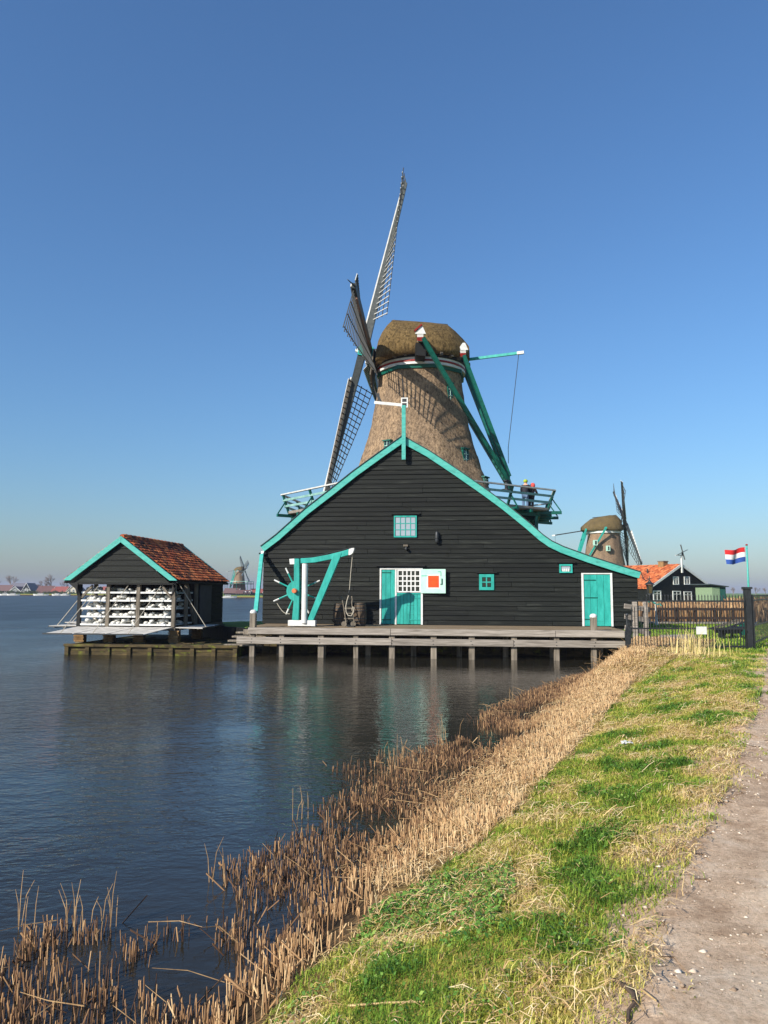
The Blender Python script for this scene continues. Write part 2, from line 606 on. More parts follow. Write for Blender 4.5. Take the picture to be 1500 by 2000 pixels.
c = mixc(nt, ramp(nt, zz, [(0.3, (0, 0, 0, 1)), (0.42, (1, 1, 1, 1))]), c, turf)
fy = N(nt, 'ShaderNodeMapRange')
fy.inputs[1].default_value = 20.5
fy.inputs[2].default_value = 22.5
nt.links.new(sp.outputs[1], fy.inputs[0])
fz = N(nt, 'ShaderNodeMapRange')
fz.inputs[1].default_value = 0.45
fz.inputs[2].default_value = 0.7
nt.links.new(sp.outputs[2], fz.inputs[0])
c = mixc(nt, math_n(nt, 'MULTIPLY', fy.outputs[0], fz.outputs[0]), c, lawn)
dat = N(nt, 'ShaderNodeAttribute', attribute_name='dirt')
dc, _ = dirt_color(nt, geo.outputs['Position'])
dk_ = math_n(nt, 'ADD', dat.outputs['Fac'], math_n(nt, 'MULTIPLY', math_n(nt, 'SUBTRACT', n2.outputs[0], .5), .8))
c = mixc(nt, ramp(nt, dk_, [(.3, (0, 0, 0, 1)), (.6, (1, 1, 1, 1))]), c, dc)
nt.links.new(c, b.inputs['Base Color'])
b.inputs['Roughness'].default_value = 0.95
b.inputs['Specular IOR Level'].default_value = 0.15
bp = N(nt, 'ShaderNodeBump', i_Strength=0.7, i_Distance=0.03)
nt.links.new(n2.outputs[0], bp.inputs['Height'])
nt.links.new(bp.outputs[0], b.inputs['Normal'])
_d = seg_dist(gv[:, 0], gv[:, 1], PATH)
_d = np.where(in_poly(gv[:, 0], gv[:, 1], PATH), _d, -_d) + (fbm(gv[:, 0] * 1.3, gv[:, 1] * 1.3, 4, 21) - 0.5) * 1.5
ground = np_mesh('ground', gv, [gf], mg, smooth=True, attrs={'dirt': np.clip(_d * 1.6 + .85, 0, 1) * (gv[:, 1] < 30)})
tag(ground, 'grassy river bank sloping from the gravel path to the water', 'ground', kind='structure')

# gravel path: its own sheet a little above the turf, with a ragged edge
cx = (GX[:-1, :-1] + GX[1:, 1:]).ravel() / 2
cy = (GY[:-1, :-1] + GY[1:, 1:]).ravel() / 2
dpth = seg_dist(cx, cy, PATH)
dpth = np.where(in_poly(cx, cy, PATH), dpth, -dpth)
rag = (fbm(cx * 1.3, cy * 1.3, 4, 21) - 0.5) * 1.5
keep = (dpth + rag > 0.12) & (cy < 33) & (np.abs(cx) < 30)
pf = gf[keep]
used = np.unique(pf)
remap = np.zeros(len(gv), np.int64)
remap[used] = np.arange(len(used))
pv = gv[used].copy()
pv[:, 2] += 0.008
mp_, nt, b = new_mat('path_dirt')
geo = N(nt, 'ShaderNodeNewGeometry')
at = N(nt, 'ShaderNodeAttribute', attribute_name='wearline')
c, grit_h = dirt_color(nt, geo.outputs['Position'], at.outputs['Fac'])
nt.links.new(c, b.inputs['Base Color'])
b.inputs['Roughness'].default_value = 0.95
b.inputs['Specular IOR Level'].default_value = 0.15
bp = N(nt, 'ShaderNodeBump', i_Strength=0.8, i_Distance=0.02)
nt.links.new(grit_h, bp.inputs['Height'])
nt.links.new(bp.outputs[0], b.inputs['Normal'])
dpv = seg_dist(pv[:, 0], pv[:, 1], PATH)
dpv = np.where(in_poly(pv[:, 0], pv[:, 1], PATH), dpv, -dpv)
path = np_mesh('path', pv, [remap[pf]], mp_, smooth=True, attrs={'wearline': np.clip(dpv / 1.2 - 0.3, 0, 1)})
tag(path, 'worn dirt and gravel path along the right edge', 'path', kind='structure')

# river
mw, nt, b = new_mat('river_water')
geo = N(nt, 'ShaderNodeNewGeometry')
mp1 = N(nt, 'ShaderNodeMapping')
mp1.inputs['Scale'].default_value = (1.0, 1.75, 1)
mp1.inputs['Rotation'].default_value = (0, 0, math.radians(-24))
nt.links.new(geo.outputs['Position'], mp1.inputs[0])
w1 = N(nt, 'ShaderNodeTexNoise', i_Scale=2.1, i_Detail=4.0, i_Roughness=0.55, i_Distortion=0.4)
w2 = N(nt, 'ShaderNodeTexNoise', i_Scale=7.5, i_Detail=3.0, i_Roughness=0.5, i_Distortion=0.3)
w3 = N(nt, 'ShaderNodeTexNoise', i_Scale=0.16, i_Detail=3.0)
for q in (w1, w2):
    nt.links.new(mp1.outputs[0], q.inputs['Vector'])
nt.links.new(geo.outputs['Position'], w3.inputs['Vector'])
# open water is rougher than the lee in front of the barn
sp = nt.nodes.new('ShaderNodeSeparateXYZ')
nt.links.new(geo.outputs['Position'], sp.inputs[0])
mr = N(nt, 'ShaderNodeMapRange')
mr.inputs[1].default_value = 1.0
mr.inputs[2].default_value = -9.0
mr.inputs[3].default_value = 0.15
mr.inputs[4].default_value = 1.0
nt.links.new(sp.outputs[0], mr.inputs[0])
mr2 = N(nt, 'ShaderNodeMapRange')
mr2.inputs[1].default_value = 4.0
mr2.inputs[2].default_value = 16.0
mr2.inputs[3].default_value = 0.4
mr2.inputs[4].default_value = 1.0
nt.links.new(sp.outputs[1], mr2.inputs[0])
amp = math_n(nt, 'MULTIPLY', mr.outputs[0], mr2.outputs[0])
amp = math_n(nt, 'MULTIPLY', amp, ramp(nt, w3.outputs[0], [(.35, (.3, .3, .3, 1)), (.62, (1.5, 1.5, 1.5, 1))]))
hgt = math_n(nt, 'ADD', w1.outputs[0], math_n(nt, 'MULTIPLY', w2.outputs[0], 0.45))
hgt = math_n(nt, 'MULTIPLY', hgt, amp)
bp = N(nt, 'ShaderNodeBump', i_Strength=1.0, i_Distance=0.075)
nt.links.new(hgt, bp.inputs['Height'])
nt.links.new(bp.outputs[0], b.inputs['Normal'])
b.inputs['Base Color'].default_value = (0.022, 0.020, 0.014, 1)
rr1 = N(nt, 'ShaderNodeMapRange')
rr1.inputs[1].default_value = -4.0
rr1.inputs[2].default_value = -16.0
rr1.inputs[3].default_value = 0.04
rr1.inputs[4].default_value = 0.2
nt.links.new(sp.outputs[0], rr1.inputs[0])
rr2 = N(nt, 'ShaderNodeMapRange')
rr2.inputs[1].default_value = 32.0
rr2.inputs[2].default_value = 70.0
rr2.inputs[3].default_value = 0.0
rr2.inputs[4].default_value = 0.14
nt.links.new(sp.outputs[1], rr2.inputs[0])
nt.links.new(math_n(nt, 'ADD', rr1.outputs[0], rr2.outputs[0]), b.inputs['Roughness'])
b.inputs['IOR'].default_value = 1.33
b.inputs['Specular IOR Level'].default_value = 0.5
wm = MB()
wm.add([(-4000, -30, 0), (4000, -30, 0), (4000, 4000, 0), (-4000, 4000, 0)], [(0, 1, 2, 3)])
water = wm.build('water', mw)
tag(water, 'rippled dark blue river water', 'water', kind='structure')


# ================================================================== BARN
DECK_Z = 1.065
barn = thing('barn', BO, 'large black clapboard barn with turquoise gable boards and doors', 'barn', -YAW)
TOP_PX = [(511, 1068), (540, 1046), (596, 996), (649, 955), (689, 923), (740, 886), (787, 853), (840, 883), (894, 919), (950, 958),
          (988, 986), (1035, 1024), (1060, 1046), (1077, 1058), (1100, 1069), (1150, 1087), (1200, 1103), (1250, 1118)]
_cu = bl(787, 853).x
top_uz = [(bl(x, y).x, bl(x, y).z) for x, y in TOP_PX]


def low(pts, t):
    """the outline moved t metres inward (downward) along its own normal"""
    out = []
    n = len(pts)
    for i, (u, z) in enumerate(pts):
        a, c2 = pts[max(i - 1, 0)], pts[min(i + 1, n - 1)]
        if abs(u - _cu) < 1e-6:
            sl1 = math.atan2(pts[i][1] - a[1], pts[i][0] - a[0])
            out.append((u, z - t / math.cos(sl1)))
            continue
        d = Vector((c2[0] - a[0], c2[1] - a[1])).normalized()
        out.append((u + d.y * t, z - d.x * t))
    return out


low_uz = low(top_uz, 0.27)
PK = 6


def gable_z(u, pts):
    us = [p[0] for p in pts]
    return float(np.interp(u, us, [p[1] for p in pts]))


wall_l, wall_r = bl(514, 1150).x, bl(1246, 1170).x


def wall_at(z, pts=None):
    """left and right end of the front at height z"""
    pts = pts or low(top_uz, 0.2)
    le, ri = wall_l, wall_r
    L_ = pts[:PK + 1]
    R_ = pts[PK:]
    if z > L_[0][1]:
        le = float(np.interp(z, [p[1] for p in L_], [p[0] for p in L_]))
    if z > R_[-1][1]:
        ri = float(np.interp(-z, [-p[1] for p in R_], [p[0] for p in R_]))
    return max(le, wall_l), min(ri, wall_r)


# backing wall, then every board of the front on its own
back = [(wall_l + .03, DECK_Z - 0.9)] + [(max(min(u, wall_r - .03), wall_l + .03), z) for u, z in low(top_uz, 0.24)] + [(wall_r - .03, DECK_Z - 0.9)]
mb = MB()
mb.prism([(u, 0.06, z) for u, z in back], (0, 0.12, 0))
mb.build('wall', M['black'], barn)
peak_z = low_uz[PK][1]
ROW = 0.205
z = DECK_Z + 0.02
row = 0
while z < peak_z + 0.1:
    z1 = min(z + ROW + 0.02, peak_z + 0.12)
    a0, b0 = wall_at(z)
    a1, b1 = wall_at(z1)
    if b0 - a0 < 0.1:
        break
    if b1 - a1 < 0.02:
        m_ = (a1 + b1) / 2
        a1, b1 = m_ - .01, m_ + .01
    cuts = [a0]
    L_ = b0 - a0
    if L_ > 5:
        x = a0 + random.uniform(2.2, 5.6)
        while x < b0 - 1.4:
            cuts.append(x)
            x += random.uniform(3.6, 6.2)
    cuts.append(b0)
    for i in range(len(cuts) - 1):
        l0, r0 = cuts[i] + (0.008 if i else 0), cuts[i + 1] - (0.008 if i < len(cuts) - 2 else 0)
        l1 = a1 if i == 0 else l0
        r1 = b1 if i == len(cuts) - 2 else r0
        l1, r1 = min(l1, r0 - .01), max(r1, l0 + .01)
        wob = [random.uniform(-.009, .009) for _ in range(4)]
        th = 0.06 + random.uniform(-.006, .01)
        mb = MB()
        vs = [(l0, -th, z + wob[0]), (r0, -th, z + wob[1]), (r1, -0.012, z1), (l1, -0.012, z1),
              (l0, 0.02, z + wob[0]), (r0, 0.02, z + wob[1]), (r1, 0.02, z1), (l1, 0.02, z1)]
        mb.add(vs, [(0, 1, 2, 3), (7, 6, 5, 4), (0, 4, 5, 1), (1, 5, 6, 2), (2, 6, 7, 3), (3, 7, 4, 0)])
        mb.build('clapboard', M['siding'], barn)
    z += ROW
    row += 1

# roof: two thick skins behind the gable boards
DEPTH = 3.3
for seg, nm in ((top_uz[:PK + 1], 'roof_slope'), (top_uz[PK:], 'roof_slope')):
    inner = low(top_uz, 0.16)
    ins = inner[:PK + 1] if seg[0] == top_uz[0] else inner[PK:]
    mb = MB()
    mb.prism([(u, -0.05, zz) for u, zz in seg] + [(u, -0.05, zz) for u, zz in ins[::-1]], (0, DEPTH, 0))
    mb.build(nm, M['ridge'], barn)
# side walls and the lower rear body
mb = MB()
mb.box(wall_l + .02, wall_l + .14, 0.2, DEPTH + 12, DECK_Z - .9, low_uz[0][1] - 0.15)
mb.build('side_wall', M['siding'], barn)
mb = MB()
mb.box(wall_r - .14, wall_r - .02, 0.2, DEPTH + 12, DECK_Z - .9, low_uz[-1][1] - 0.1)
mb.build('side_wall', M['siding'], barn)
mb = MB()
mb.prism([(wall_l + .15, DEPTH - .1, 0.3), (wall_l + .15, DEPTH - .1, 3.9), (-0.5, DEPTH - .1, 5.6), (4.4, DEPTH - .1, 5.4), (wall_r - .15, DEPTH - .1, 3.1),
          (wall_r - .15, DEPTH - .1, 0.3)], (0, 12, 0))
mb.build('rear_body', M['siding'], barn)

# gable boards
for i0, i1 in ((0, PK), (PK, len(top_uz) - 1)):
    o_, l_ = top_uz[i0:i1 + 1], low_uz[i0:i1 + 1]
    mb = MB()
    mb.prism([(u, -0.19, zz) for u, zz in o_] + [(u, -0.19, zz) for u, zz in l_[::-1]], (0, 0.13, 0))
    mb.build('gable_board', M['tealtrim'], barn, bevel=0.006)
    mb = MB()   # dark edge strip over the board
    ot = [(u, zz + 0.012) for u, zz in o_]
    up_ = [(u, zz + 0.045) for u, zz in o_]
    mb.prism([(u, -0.23, zz) for u, zz in ot] + [(u, -0.23, zz) for u, zz in up_[::-1]], (0, 0.5, 0))
    mb.build('roof_edge', M['ridge'], barn)
# post of the gable top
p0, p1 = bl(789.5, 795), bl(789.5, 900)
mb = MB()
mb.beam((p0.x, -0.28, p0.z), (p1.x, -0.28, p1.z), 0.17, 0.12, (0, 1, 0))
mb.build('finial_post', M['tealtrim'], barn)

# weather vane: white pointer, little lattice box, cat cut out of sheet metal
vane = thing('weather_vane', BO + UX * p0.x - WX * 0.28 + Vector((0, 0, p0.z)), 'white weather vane with black cat figure above the barn gable', 'weather vane', -YAW)


def vl(x, y):
    q = bl(x, y, -0.28)
    return Vector((q.x - p0.x, 0, q.z - p0.z))


mb = MB()
a_, b_ = vl(731, 786), vl(784, 791)
mb.beam(a_, b_, 0.03, 0.13)
mb.build('pointer', M['white'], vane, bevel=0.004)
mb = MB()
c0, c1 = vl(784.5, 778), vl(795.5, 795)
for z0_ in (c0.z, (c0.z + c1.z) / 2, c1.z):
    mb.box(c0.x, c1.x, -.03, .03, z0_ - .025, z0_ + .025)
for x0_ in (c0.x, c1.x):
    mb.box(x0_ - .025, x0_ + .025, -.028, .028, c1.z - .026, c0.z + .026)
mb.build('lattice_box', M['white'], vane)
mb = MB()
mb.box(c0.x + .03, c1.x - .03, -.012, .012, c1.z + .03, c0.z - .03)
mb.build('dark_ornament', M['iron'], vane)
mb = MB()
ca = vl(737, 785)
cat = [(0, 0), (.02, .10), (-.02, .18), (-.03, .26), (-.05, .33), (-.03, .40), (.0, .34), (.05, .34), (.075, .40), (.09, .30), (.10, .22), (.13, .12),
       (.17, .04), (.22, -.06), (.20, -.12), (.14, -.10), (.16, -.04), (.10, 0)]
mb.prism([(ca.x + u, -0.012, ca.z + .05 + w_) for u, w_ in cat], (0, 0.024, 0))
mb.build('cat_figure', M['iron'], vane)
mb = MB()
a_, b_ = vl(789, 778), vl(786, 740)
mb.tube([a_, b_], 0.012, 5)
mb.beam(vl(796, 780), vl(812, 776), 0.02, 0.02)
mb.build('rod', M['iron'], vane)


def rect(x0, y0, x1, y1, w=0.0):
    a, c2 = bl(x0, y0, w), bl(x1, y1, w)
    return a.x, c2.x, c2.z, a.z      # u0,u1,z0,z1


def window(x0, y0, x1, y1, cols, rows, fr, barw, frame_m, pane_m, drip=True):
    u0, u1, z0, z1 = rect(x0, y0, x1, y1, -0.05)
    mb = MB()
    for q in ((u0, u1, z0, z0 + fr), (u0, u1, z1 - fr, z1)):
        mb.box(q[0], q[1], -0.11, -0.02, q[2], q[3])
    for q in ((u0, u0 + fr), (u1 - fr, u1)):
        mb.box(q[0], q[1], -0.108, -0.02, z0 + fr, z1 - fr)
    win = mb.build('window', frame_m, barn)
    iu0, iu1, iz0, iz1 = u0 + fr, u1 - fr, z0 + fr, z1 - fr
    for c_ in range(1, cols):
        x = iu0 + (iu1 - iu0) * c_ / cols
        MB().box(x - barw / 2, x + barw / 2, -0.098, -0.06, iz0, iz1).build('glazing_bar', frame_m, win)
    for r_ in range(1, rows):
        x = iz0 + (iz1 - iz0) * r_ / rows
        MB().box(iu0, iu1, -0.095, -0.062, x - barw / 2, x + barw / 2).build('glazing_bar', frame_m, win)
    for c_ in range(cols):
        for r_ in range(rows):
            MB().box(iu0 + (iu1 - iu0) * c_ / cols + barw / 2, iu0 + (iu1 - iu0) * (c_ + 1) / cols - barw / 2, -0.078, -0.066,
                     iz0 + (iz1 - iz0) * r_ / rows + barw / 2, iz0 + (iz1 - iz0) * (r_ + 1) / rows - barw / 2).build('pane', pane_m, win)
    if drip:
        mb = MB()
        mb.beam((u0 - .12, -0.10, z1 + .07), (u1 + .12, -0.10, z1 + .07), 0.14, 0.035)
        mb.beam((u1 + .06, -0.08, z1 + .04), (u1 + .14, -0.08, z1 + .11), 0.06, 0.05)
        mb.build('drip_board', M['black'], win)
    return win


window(769.5, 1007.5, 814, 1049.5, 4, 3, 0.055, 0.03, M['teal'], M['glasspale'])
window(935.5, 1121.5, 965, 1152.5, 2, 2, 0.13, 0.05, M['teal'], M['glassdark'])
sw = window(1092, 1102, 1118, 1119, 1, 1, 0.07, 0.04, M['teal'], M['glasspale'])
u0, u1, z0, z1 = rect(1095.5, 1105, 1114.5, 1116.5, -.05)
for k in range(4):
    x = u0 + (u1 - u0) * (0.22 + 0.19 * k)
    MB().lathe((x, -0.085, z0), [(0.0, 0.0), (.03, 0), (.035, .07), (.015, .1), (.02, .13), (0.001, .14)], 8, cap=False).build('white_pot', M['white'], sw)

# main door: frame, tall left leaf, lower right leaf, window over it, open shutter
u0, u1, z0, z1 = rect(742.2, 1109.3, 826, 1217.3)
mu0, mu1 = bl(771.8, 1150).x, bl(775, 1150).x
ru = bl(822.2, 1150).x
mb = MB()
mb.box(u0, u0 + .07, -.10, -.01, DECK_Z + .01, z1 - .07)
mb.box(mu0, mu1, -.10, -.01, DECK_Z + .01, z1 - .07)
mb.box(ru, ru + .085, -.10, -.01, DECK_Z + .01, z1 - .07)
mb.box(u0, ru + .085, -.103, -.01, z1 - .07, z1)
frame = mb.build('door_frame', M['white'], barn, bevel=0.005)
mb = MB()
mb.beam((u0 - .16, -0.12, z1 + .09), (ru + .2, -0.12, z1 + .09), 0.2, 0.05)
mb.build('drip_board', M['black'], frame)


def plank_leaf(a, c2, zb, zt, n, hinges, name='door', mat=None):
    mat = mat or M['teal']
    leaf = MB().box(a, c2, -.04, -.02, zb, zt).build(name, M['black'], barn)
    ww = (c2 - a) / n
    for i in range(n):
        MB().box(a + ww * i + .006, a + ww * (i + 1) - .006, -.066 - .003 * random.random(), -.041, zb + .004, zt - .004).build('door_plank', mat, leaf)
    for hz, hl in hinges:
        mb = MB()
        mb.box(a, a + hl, -.085, -.067, hz - .02, hz + .02)
        mb.build('hinge', M['greenpaint'], leaf)
    return leaf


plank_leaf(u0 + .075, mu0 - .005, DECK_Z + .03, z1 - .075, 3, [(z1 - .2, .42), (DECK_Z + .22, .42)])
leaf_top = bl(800, 1158).z
plank_leaf(mu1 + .005, ru - .005, DECK_Z + .03, leaf_top, 7, [(leaf_top - .17, .0)])
lf = [o for o in barn.children if o.name.startswith('door') and not o.name.startswith('door_')][-1]
mb = MB()
mb.box(mu1 + .005, ru - .005, -.088, -.067, leaf_top - .06, leaf_top + .0)
mb.box(ru - .5, ru - .01, -.084, -.067, DECK_Z + .2, DECK_Z + .24)
mb.box(ru - .5, ru - .01, -.084, -.067, leaf_top - .24, leaf_top - .2)
mb.build('rail', M['teal'], lf)
window(776, 1112.6, 821.8, 1157.2, 5, 4, 0.06, 0.055, M['white'], M['glassdark'], drip=False)

su0, su1, sz0, sz1 = rect(821.5, 1111.5, 870.5, 1158.8, -0.2)
sh = MB()
sh.prism([(su0, -0.13, sz0), (su0, -0.13, sz1), (su1, -0.26, sz1), (su1, -0.26, sz0)], (0, 0.045, 0))
shutter = sh.build('shutter', M['mint'], barn, bevel=0.004)
shutter['label'] = 'pale mint shutter swung open with an orange square'


def sp_(x, y, off):
    """point on the opened shutter"""
    a = bl(x, y, -0.2)
    t = (a.x - su0) / (su1 - su0)
    return Vector((a.x, -0.13 - 0.13 * t - off, a.z))


mb = MB()
q = [sp_(833.5, 1122.5, .006), sp_(860, 1122.5, .006), sp_(860, 1149.5, .006), sp_(833.5, 1149.5, .006)]
mb.prism(q, (0, 0.008, 0))
mb.build('white_border', M['white'], shutter)
mb = MB()
q = [sp_(836, 1124.5, .014), sp_(857, 1124.5, .014), sp_(857.3, 1147.3, .014), sp_(836, 1147.3, .014)]
mb.prism(q, (0, 0.016, 0))
mb.build('orange_square', M['orange'], shutter)
mb = MB()
mb.tube([sp_(863, 1130, .03), sp_(863, 1141, .03)], 0.022, 6)
mb.tube([sp_(860, 1141, .03), sp_(863.3, 1141, .03)], 0.015, 6)
mb.build('latch', M['greenpaint'], shutter)
mb = MB()
mb.beam(sp_(823, 1124.4, .012), sp_(836, 1124.4, .012), 0.012, 0.02)
mb.beam(sp_(855, 1116.5, .012), sp_(861, 1116.5, .012), 0.012, 0.02)
mb.beam(sp_(861, 1116.5, .012), sp_(861, 1125, .012), 0.012, 0.02)
mb.build('strap', M['teal'], shutter)

# right-hand plank door
u0, u1, z0, z1 = rect(1134.8, 1119.2, 1197.6, 1225.5)
mb = MB()
mb.box(u0, u0 + .085, -.10, -.01, DECK_Z + .01, z1 - .05)
mb.box(u1 - .085, u1, -.10, -.01, DECK_Z + .01, z1 - .05)
mb.box(u0, u1, -.103, -.01, z1 - .05, z1)
mb.build('door_frame', M['white'], barn, bevel=0.005)
dz = z1 - DECK_Z
plank_leaf(u0 + .09, u1 - .09, DECK_Z + .02, z1 - .055, 4, [(z1 - .3, .5), (z1 - .3 - dz * .33, .56), (DECK_Z + .3, .4)])

# bulkhead lamp and security camera on the wall
lp = bl(853.5, 1049.5, -0.12)
mb = MB()
mb.lathe((lp.x, -0.15, lp.z - .27), [(0.001, 0), (.06, .02), (.085, .08), (.09, .2), (.09, .36), (.075, .47), (.045, .53), (0.001, .55)], 14, cap=False)
lampo = mb.build('wall_lamp', M['iron'], None, smooth=True)
lampo.parent = None
lampo.matrix_world = barn.matrix_basis.copy()
tag(lampo, 'long dark oval lamp mounted on the black barn wall', 'wall lamp')
MB().box(lp.x - .04, lp.x + .04, -.1, -.04, lp.z - .1, lp.z + .1).build('bracket', M['iron'], lampo)
MB().lathe((lp.x, -.152, lp.z - .06), [(.093, 0), (.096, .015), (.093, .03)], 14, cap=False).build('band', M['black'], lampo)
cp_ = bl(792, 1068, -0.15)
secc = thing('security_camera', BO + UX * cp_.x + Vector((0, 0, cp_.z)), 'small grey security camera under the upper barn window', 'camera', -YAW)
MB().box(-.10, .10, -.13, -.05, .02, .10).build('mount_box', M['greyframe'], secc)
MB().lathe((.03, -.26, -.08), [(.001, 0), (.055, .01), (.055, .2), (.001, .21)], 10, 'y', cap=False).build('body', M['iron'], secc)
MB().tube([(.03, -.1, .03), (.03, -.14, -.06)], .02, 6).build('arm', M['iron'], secc)

# leaning turquoise plank against the left corner
lt, lb_ = bl(511.5, 1083, -0.25), bl(499.5, 1196, -3.6)
lp2 = thing('leaning_board', BO, 'tall turquoise board leaning against the left barn corner', 'board', -YAW)
MB().beam(lt, lb_, 0.17, 0.09, (0, 1, 0)).build('board', M['tealtrim'], lp2)
d_ = (lt - lb_).normalized()
MB().beam(lt + Vector((.02, .02, .02)), lt + d_ * 0.2 + Vector((.02, .02, .02)), 0.12, 0.07, (0, 1, 0)).build('white_end', M['white'], lp2)
MB().beam(lt + d_ * .08 - Vector((.14, 0, 0)), lt + d_ * .08 + Vector((.16, .1, 0)), 0.07, 0.07).build('iron_clamp', M['iron'], lp2)

# lantern on a curved bracket at the right corner
lq = bl(1269, 1150, -0.35)
lan = thing('lantern', BO + UX * lq.x - WX * 0.35 + Vector((0, 0, lq.z)), 'old iron lantern on a curved bracket at the right barn corner', 'lantern', -YAW)
r0 = bl(1252, 1118, -.35)
r1 = bl(1267, 1131, -.35)
pts = []
for k in range(9):
    t = k / 8
    pts.append((r0.x - lq.x + (r1.x - r0.x) * t, 0, r0.z - lq.z + (r1.z - r0.z) * t - .22 * math.sin(math.pi * t) * (1 - .3 * t)))
MB().tube(pts, .018, 6).build('bracket', M['iron'], lan)
mb = MB()
mb.lathe((0, 0, .17), [(.22, 0), (.2, .03), (.07, .12), (.05, .16), (.02, .2), (.015, .36)], 8)
mb.build('roof', M['iron'], lan)
MB().beam((-.12, 0, .42), (.12, 0, .42), .02, .02).build('cross_bar', M['iron'], lan)
mb = MB()
for k in range(4):
    a = math.pi / 4 + k * math.pi / 2
    mb.beam((.15 * math.cos(a), .15 * math.sin(a), .17), (.1 * math.cos(a), .1 * math.sin(a), -.2), .025, .025)
mb.lathe((0, 0, -.24), [(.11, 0), (.11, .04)], 8)
mb.build('frame', M['iron'], lan)
MB().lathe((0, 0, -.19), [(.085, 0), (.135, .35)], 4, phase=math.pi / 4).build('glass', glass('lantern_glass', S(74, 66, 40), .15), lan)


# ================================================================== QUAY DECK
RIM_W = -4.5
deck = thing('quay_deck', BO, 'weathered grey timber quay deck on posts along the barn front', 'deck', -YAW)
ul, ur = bl(485, 1230, RIM_W).x, bl(1220, 1240, RIM_W).x
n = 24
ww = (4.32) / n
for i in range(n):
    y0 = RIM_W + 0.12 + ww * i
    segs = [ul + .05 - .5 * (i > 8)] + sorted(random.uniform(ul + 2, ur - 2) for _ in range(2)) + [ur + .25]
    for a, c2 in zip(segs[:-1], segs[1:]):
        if c2 - a > .15:
            dz_ = random.uniform(-.006, .006)
            MB().box(a + .004, c2 - .004, y0 + .006, y0 + ww - .006, DECK_Z - .05 + dz_, DECK_Z + dz_).build('deck_plank', M['deckwood'], deck)
joint = [ul, bl(763, 1230, RIM_W).x, bl(1085, 1230, RIM_W).x, ur]
for a, c2 in zip(joint[:-1], joint[1:]):
    MB().box(a + .006, c2 - .006, RIM_W - .06, RIM_W + .1, DECK_Z - .20, DECK_Z + .035 + random.uniform(0, .008)).build('rim_beam', M['weathered'], deck, bevel=.012)
zlo0 = bl(700, 1246.5, RIM_W).z
zlo1 = bl(700, 1259.5, RIM_W).z
joint = [bl(463, 1250, RIM_W).x, bl(765, 1250, RIM_W).x, bl(1003, 1250, RIM_W).x, bl(1225, 1260, RIM_W).x]
for a, c2 in zip(joint[:-1], joint[1:]):
    MB().box(a + .006, c2 - .006, RIM_W - .09, RIM_W + .04, zlo1, zlo0 + random.uniform(0, .01)).build('waling_beam', M['weathered'], deck, bevel=.012)
MB().box(bl(480, 1240, RIM_W).x - .2, ur + .1, RIM_W + .35, RIM_W + .5, DECK_Z - .25, DECK_Z - .055).build('joist', M['pilewood'], deck)
for px in (491, 549, 626, 694.5, 765, 847, 921.5, 1004.5, 1088, 1161):
    u = bl(px, 1270, RIM_W).x
    hw = .1 + random.uniform(-.008, .012)
    mb = MB()
    mb.box(u - hw, u + hw, RIM_W + .045, RIM_W + .25, -1.0, DECK_Z - .21)
    pile = mb.build('pile', M['pilewood'], deck, bevel=.015)
    for dz_ in (-.06, .06):
        MB().lathe((u + random.uniform(-.03, .03), RIM_W - .1, (zlo0 + zlo1) / 2 + dz_), [(.02, 0), (.02, .02)], 6, 'y').build('bolt', M['iron'], pile)
# inner row of posts and the dark sheet-piling below the deck
for k in range(8):
    u = ul + .9 + k * (ur - ul - 1.2) / 7.2
    MB().box(u - .1, u + .1, -3.2, -3.0, -1, DECK_Z - .06).build('inner_pile', M['pilewood'], deck)
for k in range(46):
    u = ul - .3 + k * .32
    MB().box(u, u + .31, -2.52 - random.uniform(0, .02), -2.44, -1.2, DECK_Z - .06).build('sheet_plank', M['mossy'], deck)
_a, _b = Vector((-7.3, -2.62, 0)), Vector((-12.15, 3.3, 0))  # added black planks stand in for the shade under shed and boards
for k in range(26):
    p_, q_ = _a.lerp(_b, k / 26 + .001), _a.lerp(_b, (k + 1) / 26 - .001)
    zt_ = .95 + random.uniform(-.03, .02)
    MB().prism([(p_.x, p_.y, -.8), (q_.x, q_.y, -.8), (q_.x, q_.y, zt_), (p_.x, p_.y, zt_)], (.06, .05, 0)).build('shade_plank', M['black'], deck)
# rotten steps at the left end
for k in range(4):
    a = bl(440 + 7 * k, 1250, RIM_W + .4 + .35 * k)
    MB().box(a.x, a.x + 1.5, RIM_W + .2 + .4 * k, RIM_W + .55 + .4 * k, .38 + .14 * k, .44 + .14 * k).build('step_board', M['pilewood'], deck)


def bollard(px, py0, py1, w, label, rad=.115):
    t, b_ = bl(px, py0, w), bl(px, py1, w)
    o = thing('bollard', BO + UX * b_.x + WX * w + Vector((0, 0, DECK_Z - .03)), label, 'bollard', -YAW, 'mooring posts on the quay deck')
    hgt = t.z - DECK_Z + .03
    MB().box(-rad, rad, -rad, rad, 0, hgt - .1).build('post', M['pilewood'], o, bevel=.02)
    MB().lathe((0, 0, hgt - .115), [(rad * 1.12, 0), (rad * 1.22, .05), (rad * 1.05, .1), (rad * .6, .135), (.001, .145)], 12, cap=False).build('cap', M['white'], o, smooth=True)


bollard(494.5, 1192, 1222, RIM_W + .75, 'mooring post at the left end of the quay deck')
bollard(1159.5, 1200, 1230, RIM_W + .75, 'white-capped mooring post in front of the right barn door')

# ================================================================== CRANE
CW = -2.6
c0 = bl(590, 1220, CW)
crane = thing('quay_crane', BO + UX * c0.x + WX * CW + Vector((0, 0, DECK_Z)), 'turquoise and white wooden hand crane with spoked winding wheel on the quay', 'crane', -YAW)


def cl(x, y, w=0.0):
    q = bl(x, y, CW + w)
    return Vector((q.x - c0.x, w, q.z - DECK_Z))


